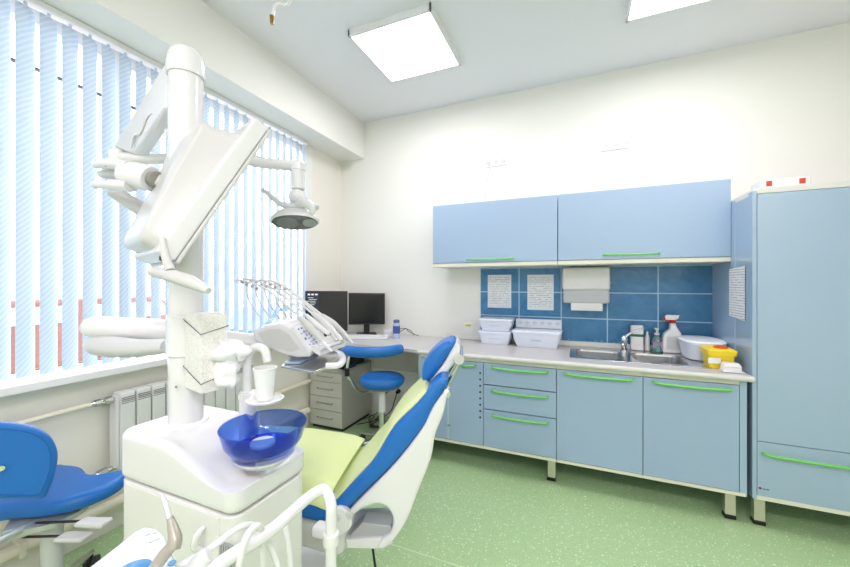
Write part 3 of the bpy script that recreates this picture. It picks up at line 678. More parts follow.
# ================================================================== RADIATOR AND PIPES
rd = thing('radiator', (-2.36, 1.6, .33), 'white sectional radiator on the wall under the window', 'radiator')
y = 1.150; RW = mat('radiator_white', (234, 234, 233), .3)
k = 0
while y < 1.98:
    s = MB(); s.box((-2.345, y+.003, .37), (-2.325, y+.077, .745), .006, 2); s.box((-2.40, y+.036, .37), (-2.335, y+.044, .745))
    s.box((-2.405, y+.002, .715), (-2.327, y+.078, .790), .010, 3); s.box((-2.40, y+.002, .35), (-2.33, y+.078, .40), .01, 2)
    q = s.build('section', RW, rd)
    g = MB()
    for j in range(4): g.box((-2.3262, y+.008, .728+j*.010), (-2.3245, y+.072, .733+j*.010))
    g.build('grille', mat('grille_grey', (150, 148, 150), .5), q)
    y += .081; k += 1
s = MB().box((-2.400, 1.136, .38), (-2.335, 1.152, .775), .003).build('end_cover', RW, rd)
def pipe(pts, r, label, name='heating_pipe', nm='heating pipes along the window wall'):
    o = MB().tube([V(p) for p in pts], r, 16, 4).build(name, PIPEM); tag(o, label, 'pipe', nm); return o
p_ = pipe([(-2.385, -.6, .73), (-2.385, .4, .74), (-2.385, .92, .752), (-2.37, 1.05, .757)], .0125, 'thin cream pipe running into the top of the radiator')
s = MB(); s.cyl(V((-2.37, 1.04, .757)), V((-2.37, 1.14, .757)), .014); s.cyl(V((-2.37, 1.057, .757)), V((-2.37, 1.084, .757)), .020, n=8); s.cyl(V((-2.37, 1.107, .757)), V((-2.37, 1.134, .757)), .022, n=8); s.cyl(V((-2.37, 1.095, .757)), V((-2.335, 1.095, .757)), .011); s.build('valve', STEEL, p_)
p_ = pipe([(-2.385, .2, .28), (-2.385, .7, .34), (-2.375, .95, .366), (-2.37, 1.0, .368)], .0125, 'thin cream pipe running into the foot of the radiator')
s = MB(); s.cyl(V((-2.37, 1.0, .368)), V((-2.37, 1.16, .375)), .014); s.cyl(V((-2.37, 1.0, .369)), V((-2.37, 1.03, .370)), .020, n=8); s.cyl(V((-2.37, 1.07, .372)), V((-2.37, 1.11, .374)), .022, n=8); s.build('valve', STEEL, p_)
p_ = pipe([(-2.37, -.6, .165), (-2.37, 1.0, .175), (-2.37, 2.70, .185)], .029, 'thick cream heating pipe low along the window wall')
for y in (.78, 1.9): MB().box((LEFT, y-.012, .14), (-2.338, y+.012, .21), .003).build('bracket', PIPEM, p_)
p_ = pipe([(-2.385, 2.02, .40), (-2.385, 2.2, .44), (-2.37, 2.68, .46), (-2.37, 2.72, .46)], .02, 'cream pipe between the radiator and the drawer pedestal')
# ================================================================== STOOLS
CAST = mat('castor_grey', (60, 60, 62), .5)
def star_base(t, c, z=.0, R=.27, n=5, a0=.3):
    for k in range(n):
        a = a0+2*math.pi*k/n; d = V((math.cos(a), math.sin(a), 0)); c0 = V((c[0], c[1], 0))
        l = MB().tube([c0+Z3*.115, c0+d*(R*.5)+Z3*.10, c0+d*R+Z3*.072], [.024, .02, .014], 10, 3).build('leg', STEEL, t)
        q = V((-d.y, d.x, 0)); w_ = MB(); 
        for sg in (-1, 1): w_.cyl(c0+d*R+q*(sg*.010)+Z3*.026, c0+d*R+q*(sg*.024)+Z3*.026, .026, n=18)
        w_.cyl(c0+d*R+Z3*.026, c0+d*R+Z3*.075, .007); w_.build('castor', CAST, l)
def cushion_profile(R, h, e): # rounded disc
    out = [(.001, 0)]
    for k in range(9):
        a = -math.pi/2+math.pi*k/8; out.append((R-e+e*math.cos(a), h/2+h/2*math.sin(a)))
    return out+[(R*.5, h+.004), (.001, h+.006)]
# the doctor's stool by the desk
SC = V((-1.50, 2.60, 0)); SZ = .60
st = thing('dental_stool', (SC.x, SC.y, 0), 'blue round-seated stool with a curved blue back band, in front of the desk', 'stool')
MB().lathe(cushion_profile(.188, .085, .042), SC+Z3*(SZ-.05), n=48).build('seat', BLUEV, st)
MB().lathe([(.15, 0), (.16, .012), (.15, .02)], SC+Z3*(SZ-.065)).build('seat_plate', GREY, st)
MB().cyl(SC+Z3*.33, SC+Z3*(SZ-.06), .032).build('column_cover', WHITE, st)
MB().cyl(SC+Z3*.08, SC+Z3*.34, .025).build('gas_lift', CHROME, st)
star_base(st, SC)
# back band: arc in front of the seat (towards the camera), ends curling back to the desk
vd = V((.49, -.87, 0)).normalized(); sd = V((-vd.y, vd.x, 0))    # vd: towards the camera
bc = at(372, 352, 2.72); bc = V((bc.x, bc.y, .874))
ring = []
pts = []
for k in range(13):
    a = math.radians(-62+124*k/12); pts.append(bc+sd*(.245*math.sin(a))+vd*(.22*(math.cos(a)-1)) )
rr = [.032]+[.037]*11+[.032]
s = MB().tube(pts, rr, 18, 2, flat=1.0, up=(0, 0, 1)); s.ball(pts[0], .034); s.ball(pts[-1], .034)
bc_z = bc.z
s.warp(lambda p: V((bc.x+(p.x-bc.x)*1.0, bc.y+(p.y-bc.y)*1.0, bc_z+(p.z-bc_z)*1.12)))
s.build('back_band', BLUEV, st)
r0 = at(361, 388, 2.85); r1 = at(351, 381, 2.68); r2 = at(347, 372, 2.66); r3 = at(349, 356, 2.66)
MB().tube([SC+Z3*(SZ-.075)-sd*.02, V((r0.x, r0.y, SZ-.075)), r1, r2, r3], .011, 12, 6).build('support_rod', CHROME, st)
MB().cyl(r2-Z3*.03, r2+Z3*.03, .018).build('rod_clamp', DARK, st)
# the assistant's stool at the left edge
LC = at(52, 520, 1.50); LC.z = 0; LZ = .52
ls = thing('assistant_stool', (LC.x, LC.y, 0), 'blue padded stool with a broad blue backrest and grey levers at the left edge', 'stool')
# saddle seat outline traced in plan
def seat_pt(px, py, z): p = atZ(px, py, z); return (p.x, p.y)
out = [seat_pt(*q, .475) for q in ((128, 476), (126, 484), (112, 494), (80, 507), (45, 515), (0, 519))]+[(-2.18, .50), (-2.30, .54), (-2.35, .68)]+[seat_pt(*q, .50) for q in ((54, 468), (68, 467), (82, 469), (90, 476), (108, 475))]
s = MB().prof([out], V((0, 0, .455)), X3, Y3, .065, .030, 6, smooth=True); s.build('seat', BLUEV, ls)
MB().lathe([(.09, 0), (.12, .01), (.12, .03)], LC+Z3*.415).build('seat_plate', mat('pale_metal', (196, 200, 198), .35, metal=.4), ls)
MB().cyl(LC+Z3*.10, LC+Z3*.42, .034, .036).build('column_cover', mat('column_silver', (206, 210, 210), .3), ls)
star_base(ls, LC, a0=1.0)
# backrest, in a vertical plane facing the camera
o_ = at(-15, 465, 1.22); n_ = (EYE-o_); n_.z = 0; n_.normalize(); ux = V((-n_.y, n_.x, 0)) ; 
def inpl(px, py):
    d = dirp(px, py); t_ = (o_-EYE).dot(n_)/d.dot(n_); p = EYE+d*t_; return ((p-o_).dot(ux), p.z-o_.z)
bo = [inpl(*q) for q in ((-95, 499), (-60, 500), (-20, 500), (20, 500), (42, 500), (50, 491), (57, 470), (58, 452), (50, 437), (34, 428), (10, 424), (-20, 423), (-60, 426), (-88, 436), (-104, 458), (-104, 482))]
bk = MB().prof([bo], o_, ux, Z3, .05, .020, 5, off=-.05, smooth=True).build('backrest', BLUEV, ls)
# piping line inset on the rear face
cx_ = sum(p[0] for p in bo)/len(bo); cz_ = sum(p[1] for p in bo)/len(bo)
ln_ = [o_+ux*(cx_+(p[0]-cx_)*.88)+Z3*(cz_+(p[1]-cz_)*.86)+n_*.0005 for p in bo]
MB().tube(ln_, .0016, 8, 5, closed=True).build('seam_piping', BLUED, bk)
kq = inpl(1, 467); kp = o_+ux*kq[0]+Z3*kq[1]
MB().cyl(kp-n_*.01, kp+n_*.018, .012, .009).build('adjusting_knob', CHROME, bk)
s = MB(); q1 = V((o_.x, o_.y, .60))-n_*.06
s.tube([q1+Z3*.08, q1-Z3*.06, V((q1.x, q1.y, .46))-n_*.02, V((LC.x, LC.y, .43))], .013, 12, 5); s.build('back_support', mat('pale_metal2', (206, 210, 210), .3, metal=.5), ls)
MB().quadbox([atZ(0, 545, .40), atZ(12, 527, .40), atZ(62, 517, .42), atZ(58, 527, .40)]+[p+Z3*.045 for p in (atZ(0, 545, .40), atZ(12, 527, .40), atZ(62, 517, .42), atZ(58, 527, .40))], .006).build('mechanism_plate', MATS['pale_metal'], ls)
for (a, b_, c_, wd) in (((36, 523), (82, 521), (105, 522), .020), ((22, 537), (62, 536), (85, 536), .020)):
    pa, pb, pc = at(*a, 1.42), at(*b_, 1.40), at(*c_, 1.38)
    lv = MB().tube([pa, pb], .005, 8).build('lever', DARK, ls)
    dd = (pc-pb).normalized(); sdv = dd.cross(Z3).normalized()
    MB().obox((pb+pc)/2-Z3*.004, dd, sdv, dd.cross(sdv), ((pc-pb).length+.02, .050, .018), .008, 3).build('lever_paddle', GREYW, lv)
# ================================================================== DENTAL UNIT
def cw(r, d, z): return RT*r+FW*d+Z3*z
U0 = V((-.831, .690, 0)); UX0, UX1, UY0, UY1 = -1.379, -.838, .670, .960
du = thing('dental_unit', ((UX0+UX1)/2, (UY0+UY1)/2, 0), 'large white dental unit cabinet with cuspidor and tall pole beside the green chair', 'dental unit')
UB = mat('unit_body_white', (233, 231, 230), .3, var=.01, coat=.2)
cv = MB().prof([rrect(UX0, UY0, UX1, UY1, .042, 8)], V((0, 0, .768)), X3, Y3, .157, .026, 6)
bmesh.ops.subdivide_edges(cv.bm, edges=[e for e in cv.bm.edges if e.calc_length() > .08], cuts=4, use_grid_fill=True)
bmesh.ops.triangulate(cv.bm, faces=[f for f in cv.bm.faces if len(f.verts) > 4])
bmesh.ops.subdivide_edges(cv.bm, edges=[e for e in cv.bm.edges if e.calc_length() > .05], cuts=2, use_grid_fill=True)
def slope(p):
    if p.z > .83:
        t = max(0, min(1, (p.x+1.17)/.30)); t = t*t*(3-2*t)
        q = math.hypot((p.x+.965)/.15, (p.y-.83)/.13); dish = max(0, 1-q*q)*.012
        p.z -= (.088*t+dish)*(p.z-.83)/.095
    return p
cv.warp(slope).build('top_cover', WHITE, du, angle=50)
s = MB(); s.prof([rrect(UX0+.004, UY0+.004, UX1-.004, UY1-.004, .042, 8)], V((0, 0, .05)), X3, Y3, .716, .004, 2); s.build('cabinet_body', UB, du)
MB().box((UX0+.06, UY0+.06, 0), (UX1-.06, UY1-.05, .05), .005).build('plinth', GREY, du)
q = MB().box((UX0+.055, UY0-.001, .09), (-.895, UY0+.010, .762), .004).build('service_door', UB, du)
hp = atY(204, 538, UY0)
MB().tube([V((hp.x, UY0-.001, hp.z-.035)), V((hp.x-.006, UY0-.022, hp.z-.012)), V((hp.x, UY0-.020, hp.z+.02)), V((hp.x+.004, UY0-.001, hp.z+.035))], [.008, .010, .009, .006], 12, 5).build('door_catch', WHITE, q)
s = MB()
for k in range(6): s.box((-.888+k*.009, UY0-.004, .40), (-.883+k*.009, UY0+.006, .70), .001)
s.build('ribbed_panel', mat('rib_grey', (176, 176, 180), .4), du)
PC = V((-1.232, .801, 0)); PR = .0515
po = MB(); po.lathe([(PR, .90), (PR, 2.12), (PR+.0005, 2.122), (.001, 2.123)], PC, n=48); po.build('pole', WHITE, du)
MB().lathe([(.068, .905), (.068, .925), (.063, .932), (PR, .934), (PR-.01, .90)], PC, n=48).build('pole_flange', WHITE, du)
capm = MB(); capm.lathe([(.057, 2.105), (.058, 2.11), (.058, 2.14), (.054, 2.172), (.043, 2.193), (.024, 2.203), (.001, 2.206)], PC, n=48)
cp_ = capm.build('pole_cap', WHITE, du)
for z in (1.275, ): MB().lathe([(PR+.0005, 0), (PR+.002, .002), (PR+.002, .006), (PR+.0005, .008)], PC+Z3*z, n=48).build('pole_seam_ring', mat('seam_shade', (200, 200, 204), .4), du)
MB().cyl(at(176, 387, 1.17), at(176, 387, 1.155), .004, n=12).build('pole_screw', GREY, du)
# ---- lamp arms
def qb(a, b_, c, d, thick, bev=.008, seg=3):
    """plate through 4 points, given thickness away from the viewer"""
    n = ((b_-a).cross(c-a)).normalized(); 
    if n.dot(EYE-a) > 0: n = -n
    return MB().quadbox([a, b_, c, d, a+n*thick, b_+n*thick, c+n*thick, d+n*thick], bev, seg)
a1, a2, a3, a4 = at(172, 50, 1.21), at(164, 108, 1.21), at(135, 155, 1.43), at(111, 147, 1.43)
la = qb(a1, a2, a3, a4, .045, .012).build('upper_lamp_arm', WHITE, du)
MB().tube([at(160, 112, 1.27), at(148, 116, 1.31), at(141, 132, 1.35), at(134, 136, 1.38), at(131, 148, 1.40)], .004, 8, 5).build('arm_cable', HOSE, la)
e1 = at(118, 157, 1.45)
MB().lathe([(.020, -.040), (.028, -.036), (.030, -.02), (.030, .022), (.024, .030), (.001, .032)], e1, n=28).build('arm_elbow', WHITE, la)
e2 = at(298, 166, 1.56)
MB().tube([e1+Z3*-.004, at(165, 159, 1.47), at(235, 159, 1.52), at(262, 163, 1.54), e2], [.026, .025, .025, .026, .028], 16, 4, flat=.85, up=(0, 0, 1)).build('lower_lamp_arm', WHITE, du)
# ---- operating lamp
lp = thing('operating_lamp', (e2.x, e2.y, e2.z-.2), 'white dental operating lamp with a dark lens and two handles before the blind', 'lamp')
MB().lathe([(.001, .022), (.024, .020), (.032, .010), (.032, -.02), (.029, -.022), (.029, -.10), (.022, -.105)], e2, n=32).build('drop_tube', WHITE, lp)
jb = at(297, 197, 1.56); MB().ball(jb, .036, sz=1.0, n=24).build('ball_joint', WHITE, lp)
lc = at(295, 222, 1.55)
ln = cw(.12, -.42, -.90).normalized(); lx = cw(.98, .22, .03); lx = (lx-ln*lx.dot(ln)).normalized(); ly = ln.cross(lx)
out = [(.102*math.copysign(abs(math.cos(a))**.8, math.cos(a)), .056*math.copysign(abs(math.sin(a))**1.1, math.sin(a))) for a in [2*math.pi*k/40 for k in range(40)]]
rg = [[lc+lx*(x*f)+ly*(y*g)-ln*h for x, y in out] for f, g, h in ((.95, .95, -.002), (1.0, 1.0, .004), (1.0, 1.0, .012), (.86, .90, .034), (.62, .72, .050), (.34, .42, .058))]
hd = MB().rings(rg).build('lamp_housing', WHITE, lp)
MB().rings([[lc+lx*(x*f)+ly*(y*f)+ln*h for x, y in out] for f, h in ((.93, .0), (.93, .004), (.90, .005))]).build('lens', mat('lens_grey', (92, 92, 94), .08, coat=.6), hd)
MB().rings([[lc+lx*(x*.3+.062)+ly*(y*.5)+ln*h for x, y in out] for h in (.004, .0062)]).build('lens_window', mat('lens_light', (170, 170, 172), .1), hd)
MB().rings([[lc+lx*(x*.45-.03)+ly*(y*.7)+ln*h for x, y in out] for h in (.004, .0060)]).build('lens_window', mat('lens_mid', (128, 128, 130), .1), hd)
hm = mat('handle_grey_white', (214, 216, 224), .35)
MB().tube([at(262, 189, 1.46), at(272, 197, 1.49), at(283, 205, 1.52), at(301, 206, 1.55)], [.007, .011, .013, .014], 14, 5).build('handle', hm, lp)
MB().tube([at(303, 197, 1.62), at(309, 202, 1.60), at(317, 208, 1.58)], [.009, .010, .013], 14, 5).build('handle', hm, lp)
MB().tube([at(297, 206, 1.55), at(303, 203, 1.53), at(311, 207, 1.53), at(312, 214, 1.54)], [.02, .022, .018, .012], 14, 5).build('yoke', WHITE, lp)
# ---- patient monitor on its arm
w_ = cw(.75, -.65, 0).normalized(); h_ = cw(.33, .377, .865).normalized(); nb = w_.cross(h_).normalized()
if nb.dot(cw(-.506, -.728, .458)) < 0: nb = -nb
mb = at(175, 262, 1.0); ML = .535; MW = .30
pm = thing('patient_monitor', mb, 'large white monitor housing seen from behind and the side, mounted on the dental unit pole', 'monitor')
ctr = mb+h_*(ML/2)-w_*(MW/2)
MB().obox(ctr-nb*.0065, w_, h_, nb, (MW, ML, .012), .004, 3).build('front_bezel', GREYW, pm)
MB().obox(ctr+nb*.026, w_, h_, nb, (MW-.002, ML-.002, .052), .008, 4).build('monitor_case', WHITE, pm)
MB().obox(ctr-nb*.0128, w_, h_, nb, (MW-.05, ML-.06, .002), 0).build('screen', SCREEN, pm)
# convex rear cover
rg = []
for f, z in ((1.0, .045), (1.0, .068), (.97, .078), (.90, .083), (.6, .085)):
    rg.append([ctr-w_*.012+w_*(p[0]*f)+h_*(p[1]*f-.022)+nb*(z if z < .05 else z+(z-.045)*.95*(.35+1.5*(p[1]/ML+.5)))-w_*(0 if z < .05 else .085*(p[1]/ML+.5)) for p in rrect(-(MW-.03)/2, -(ML-.07)/2, (MW-.03)/2, (ML-.07)/2, .04, 8)])
rc = MB().rings(rg).build('rear_cover', GREYW, pm, angle=50)
mk = mb+w_*.0005+h_*.20-nb*.006
s = MB(); s.obox(mk-h_*.006, h_, nb, w_, (.003, .012, .001)); s.obox(mk+h_*.006, h_, nb, w_, (.003, .012, .001)); s.obox(mk, h_, nb, w_, (.012, .003, .001)); s.build('case_emblem', mat('emblem_white', (250, 250, 250), .4), pm)
g = MB().tube([at(163, 238, .985), at(165, 254, .98), at(170, 270, .975)], [.008, .010, .013], 14, 4).build('grip_stem', GREYW, pm)
g = MB().tube([at(152, 272, 1.0), at(166, 274, .985), at(190, 282, .96), at(209, 291, .94)], [.014, .020, .020, .010], 16, 4, flat=.9).build('grip_bar', GREYW, pm)
MB().quadbox([at(160, 236, 1.005), at(159, 260, 1.005), at(166, 264, 1.005), at(168, 243, 1.005)]+[at(160, 236, 1.03), at(159, 260, 1.03), at(166, 264, 1.03), at(168, 243, 1.03)]).build('grip_slot', mat('slot_brown', (92, 78, 66), .6), pm)
# knuckle
k0, k1 = at(152, 179, 1.17), at(128, 174, 1.19)
kn = MB().tube([k0, at(149, 178, 1.172), k1, at(125, 173.5, 1.19)], [.038, .043, .043, .038], 28).build('knuckle', WHITE, pm)
MB().cyl(at(157, 179, 1.16), at(152, 179, 1.17), .024).build('knuckle_joint', GREY, pm)
MB().tube([at(157, 180, 1.17), at(176, 190, 1.20)], [.022, .022], 20).build('monitor_mount', GREYW, pm)
MB().tube([at(131, 167, 1.175), at(112, 164, 1.18), at(96, 165, 1.19)], [.026, .023, .016], 14, 4, flat=.75, up=(0, 0, 1)).build('fork_prong', WHITE, kn)
MB().tube([at(131, 186, 1.175), at(112, 185, 1.18), at(95, 185, 1.19)], [.026, .023, .016], 14, 4, flat=.75, up=(0, 0, 1)).build('fork_prong', WHITE, kn)
MB().tube([at(129, 175, 1.20), at(112, 174, 1.22), at(101, 174, 1.23)], [.018, .018, .014], 14, 4).build('fork_tongue', GREYW, kn)
for q in ((106, 166), (106, 180)): MB().ball(at(q[0], q[1], 1.168), .0035, n=10).build('screw', GREY, kn)
MB().tube([at(112, 191, 1.25), at(135, 205, 1.27), at(160, 221, 1.27), at(178, 226, 1.235)], [.020, .026, .027, .03], 18, 4).build('monitor_arm', GREYW, pm)
# ---- delivery arm
MB().lathe([(PR+.0005, 0), (PR+.006, .004), (PR+.006, .135), (PR+.0005, .14)], PC+Z3*1.155, n=48).build('pole_collar', WHITE, du)
el = at(103, 337, 1.36)
low = MB().tube([at(168, 346, 1.25), at(140, 348, 1.29), at(115, 347, 1.335), at(99, 345, 1.36), at(91, 344, 1.37)], [.028, .036, .045, .043, .030], 22, 5, flat=.88, up=(0, 0, 1)).build('lower_delivery_arm', GREYW, du)
MB().tube([at(88, 327, 1.37), at(98, 327, 1.372), at(135, 329, 1.40), at(175, 332, 1.44), at(225, 340, 1.52), at(262, 344, 1.585), at(273, 343, 1.60)], [.034, .045, .048, .047, .044, .042, .028], 24, 5, flat=.95, up=(0, 0, 1)).build('upper_delivery_arm', WHITE, du)
# ---- tissue box strapped on the pole
nr = cw(-.692, 1.10, 0); aL = cw(-.099, .07, 0).normalized(); aR = cw(.07, .099, 0).normalized()
tb = thing('tissue_box', (PC.x+.05, PC.y-.05, 1.06), 'beige patterned tissue box strapped upright on the white pole', 'box')
m, nt, b = newmat('box_print', .75); pos, xyz = pos_xyz(nt)
v1 = nt.nodes.new('ShaderNodeTexVoronoi'); v1.inputs['Scale'].default_value = 190; nt.links.new(pos, v1.inputs['Vector'])
n1 = nt.nodes.new('ShaderNodeTexNoise'); n1.inputs['Scale'].default_value = 40; nt.links.new(pos, n1.inputs['Vector'])
f = math_(nt, 'MULTIPLY', math_(nt, 'LESS_THAN', v1.outputs['Distance'], .42), n1.outputs['Fac'])
nt.links.new(mixc(nt, f, lin((242, 240, 238)), lin((216, 208, 196))), b.inputs['Base Color'])
bc_ = EYE+nr+aL*.061+aR*.040; bc_.z = 1.18
MB().obox(bc_, aL, aR, Z3, (.118, .078, .246), .003, 2).build('carton', m, tb)
for zf, zr, zl in ((1.262, 1.20, 1.27), (1.108, 1.075, 1.135)):
    nv = EYE+nr; nv.z = 0; e = .0025
    def bp_(a, r_, z): q = nv+aL*a+aR*r_-aL*e*0; return V((q.x, q.y, z))
    pts = [bp_(-.002, -.002, zf-.02), bp_(.120, -.003, zf+.02), PC+(aL*.056)+Z3*(zf+.035), PC+(-aR*.0+aL*.03+aR*.05).normalized()*.056+Z3*(zf+.03), bp_(.10, .081, zf+.01), bp_(-.002, .081, zf-.0)]
    MB().tube(pts, .0014, 6, closed=True).build('strap_wire', mat('wire_grey', (110, 110, 116), .4, metal=.6), tb)
random.seed(3)
ts = MB()
from mathutils import noise
for c_, r_, sx_, sz_ in ((at(229, 352, 1.155), .050, 1.0, .85), (at(228, 374, 1.15), .042, .85, 1.05), (at(243, 354, 1.16), .03, .8, .9)):
    ts.ball(c_, r_, sx=sx_, sy=.75, sz=sz_, n=72)
def crump(p):
    return p+noise.noise_vector(p*26)*.016+noise.noise_vector(p*60)*.004
o = ts.warp(crump).build('tissue', mat('tissue_white', (244, 244, 246), .85), angle=80); tag(o, 'crumpled white tissue pulled from the box on the pole', 'tissue')
# ---- cup filler and cuspidor
pb = at(249, 400, 1.20)
MB().tube([V((pb.x, pb.y, .87)), V((pb.x, pb.y, 1.035))], .030, 24).build('filler_post', WHITE, du)
MB().box((-.03, -.022, -.016), (.03, .022, .016), .010, 3, Matrix.Translation(at(249, 396, 1.20)) @ Matrix.Rotation(YAW, 4, 'Z')).build('post_cap', WHITE, du)
MB().tube([at(247, 398, 1.20), at(247, 372, 1.20), at(248, 358, 1.20), at(253, 349, 1.195), at(259, 347, 1.19), at(265, 351, 1.18), at(267.5, 362, 1.175)], .0135, 18, 5).build('cup_filler_spout', WHITE, du)
ch = at(265, 399, 1.15)
MB().lathe([(.046, 0), (.056, .004), (.058, .010), (.050, .012), (.045, .006), (.001, .005)], ch-Z3*.008, n=36).build('cup_holder', WHITE, du)
MB().tube([V((pb.x, pb.y, ch.z)), V((ch.x, ch.y, ch.z))+Z3*-.002], .014, 14).build('holder_arm', WHITE, du)
cu = MB().lathe([(.0235, 0), (.0245, .002), (.0345, .098), (.0365, .100), (.0365, .103), (.033, .103), (.0225, .004), (.001, .004)], V((ch.x, ch.y, ch.z-.001)), n=40).build('plastic_cup', mat('cup_white', (242, 242, 244), .35))
tag(cu, 'white disposable plastic cup standing on the round holder of the dental unit', 'cup')
bc = cw(-.493, 1.091, 0); bz = .862
bw = [(.020, .012), (.058, .016), (.092, .030), (.112, .058), (.1225, .100), (.1245, .104), (.1235, .106), (.1195, .101), (.1085, .060), (.088, .036), (.055, .022), (.020, .018)]
BG = transp('blue_glass', (158, 188, 240), rough=.03, mixd=.06, dcol=(50, 100, 220))
bo_ = MB().lathe(bw, V((bc.x, bc.y, bz+.004)), n=64).build('cuspidor_bowl', BG, du)
MB().lathe([(.088, .040), (.088, .042), (.055, .029), (.001, .027), (.001, .025), (.056, .024)][::-1], V((bc.x, bc.y, bz+.003)), n=56).build('bowl_floor', transp('deep_blue_glass', (110, 130, 240), mixd=.35, dcol=(24, 50, 205)), bo_)
bo_['label'] = 'transparent blue glass spittoon bowl'
MB().lathe([(.050, 0), (.066, .006), (.086, .022), (.088, .028), (.070, .024), (.048, .017), (.001, .016)], V((bc.x, bc.y, bz-.008)), n=48).build('bowl_base', WHITE, du)
MB().lathe([(.014, .016), (.014, .040), (.036, .042), (.037, .050), (.033, .056), (.001, .058)], V((bc.x-.005, bc.y, bz)), n=36).build('drain_strainer', WHITE, bo_)
# ---- instrument table
tr = thing('instrument_table', at(300, 350, 1.60), 'white instrument delivery table with blue key marks and five whip-arm handpieces', 'instrument table')
IO = at(300, 340, 1.49)
def ip(px, py):
    d = dirp(px, py); t_ = (IO-EYE).dot(FW)/d.dot(FW); p = EYE+d*t_; return ((p-IO).dot(RT), (p-IO).z)
hp_ = [ip(*q) for q in ((252, 331), (266, 325), (280, 324), (292, 329), (301, 338), (312, 351), (309, 357), (297, 358), (282, 354), (266, 347), (255, 341))]
MB().prof([hp_], IO, RT, Z3, .27, .012, 4, off=-.27).build('table_head', WHITE, tr)
sp_ = [ip(*q) for q in ((258, 333), (270, 329), (280, 329), (289, 334), (300, 349), (292, 352), (278, 349), (264, 343))]
MB().prof([sp_], IO, RT, Z3, .004, .0015, 2, off=-.001).build('side_inlay', GREYW, tr)
# sloping key panel
Q_ = [at(293, 327, 1.478), at(305, 323, 1.56), at(323, 345, 1.58), at(310, 351, 1.478)]
k_a = V((ip(292, 329)[0], ip(292, 329)[1])); k_b = V((ip(311, 351)[0], ip(311, 351)[1]))
sl = (RT*(k_b.x-k_a.x)+Z3*(k_b.y-k_a.y)); sn = sl.cross(FW).normalized()
if sn.z < 0: sn = -sn
sn = (Q_[1]-Q_[0]).cross(Q_[3]-Q_[0]).normalized()
if sn.dot(EYE-Q_[0]) < 0: sn = -sn
def kp_(a, b2): return (Q_[0]*(1-b2)+Q_[1]*b2)*(1-a)+(Q_[3]*(1-b2)+Q_[2]*b2)*a
s = MB().quadbox([Q_[0], Q_[1], Q_[2], Q_[3]]+[p-sn*.012 for p in Q_], .002)
pn = s.build('key_panel', mat('panel_white', (246, 246, 250), .3), tr)
s = MB(); random.seed(5); e1_ = (Q_[3]-Q_[0]).normalized(); e2_ = sn.cross(e1_)
for k in range(6):
    for j in range(3):
        c_ = kp_(.14+.13*k, .25+.24*j)+sn*.0008; r_ = random.uniform(.004, .007)
        if random.random() < .85: s.obox(c_, e1_, e2_, sn, (r_, r_*1.5, .0015), .0003, 1)
        if random.random() < .6: s.obox(c_+e1_*.006, e1_, e2_, sn, (.0022, .016, .0012))
s.build('key_marks', INK, pn)
# holder bar for the handpieces
MB().tube([at(318, 349, 1.50), at(342, 341, 1.80)], .018, 14, flat=.6).build('handpiece_rail', WHITE, tr)
MB().quadbox([at(309, 345, 1.5), at(320, 352, 1.5), at(346, 343, 1.82), at(331, 333, 1.82)]+[p-Z3*.02 for p in (at(309, 345, 1.5), at(320, 352, 1.5), at(346, 343, 1.82), at(331, 333, 1.82))], .006).build('rail_bracket', WHITE, tr)
for k in range(5):
    D = 1.50+.062*k
    T_ = ((299, 317), (306, 315), (312, 313), (317, 314), (322, 315))[k]; Bm = ((309, 327), (318, 326), (323, 323), (329, 326), (334, 324))[k]
    E_ = ((322, 341), (329, 334), (336, 340), (342, 340), (345, 334))[k]
    r_ = (.017, .014, .012, .013, .015)[k]
    hpce = MB().tube([at(*T_, D), at((T_[0]+Bm[0])/2, (T_[1]+Bm[1])/2, D), at(*Bm, D), at(*E_, D)], [r_*.55, r_*.9, r_, r_*.65], 14, 4).build('handpiece', WHITE if k % 2 else GREYW, tr)
    if k in (0, 4):
        e_ = at(332, 351.5, D) if k == 0 else at(353, 343, D)
        MB().tube([at(*E_, D), e_], [r_*.5, r_*.3], 10).build('handpiece_tip', WHITE, hpce)
    else: MB().ball(at(*E_, D), r_*.7, n=12).build('handpiece_tip', STEEL, hpce)
    tip = ((234, 280), (243, 279), (254, 280), (263, 280), (269, 280))[k]
    mid = ((284, 303), (290, 301), (296, 300), (303, 302), (307, 303))[k]; m3 = ((266, 289), (272, 288), (280, 288), (287, 289), (293, 292))[k]; m2 = ((248, 282), (257, 281), (266, 281), (275, 282), (281, 284))[k]
    MB().tube([at(*T_, D), at(*mid, D), at(*m3, D), at(*m2, D), at(*tip, D)], .0048, 10, 6).build('whip_rod', HOSE, tr)
    MB().tube([at(*m2, D), at(m2[0]-1, m2[1]+10, D+.01), at(m2[0]+3, m2[1]+22, D+.02), at(m2[0]+14, m2[1]+38, D+.02)], .0034, 8, 6).build('hose', mat('hose_grey', (206, 208, 214), .4), tr)
    s = MB()
    for j in range(4): q = at(m2[0]+j*5-6, m2[1]+j*2.2, D); s.cyl(q-RT*.004+Z3*.002, q+RT*.004-Z3*.002, .0075, n=10)
    s.build('hose_clip', mat('clip_grey', (176, 176, 184), .4), tr)
TZ = 1.06
def tz(px, py, z=TZ): p = atZ(px, py, z); return (p.x, p.y)
MB().prof([[tz(*q) for q in ((281, 366), (302, 351), (338, 351), (344, 356), (342, 364), (325, 368), (314, 372))]], V((0, 0, TZ-.008)), X3, Y3, .010, .003, 2).build('lower_shelf', STEEL, tr)
MB().tube([V((*tz(326, 367), TZ+.004)), V((*tz(339, 366), TZ+.004)), V((*tz(343, 359), TZ+.004)), V((*tz(337, 353), TZ+.004)), V((*tz(320, 351), TZ+.004))], .015, 16, 4, flat=.9).build('shelf_grip', WHITE, tr)
MB().tube([at(290, 352, 1.62), V((*tz(305, 358), TZ))], .02, 16).build('shelf_support', GREYW, tr)
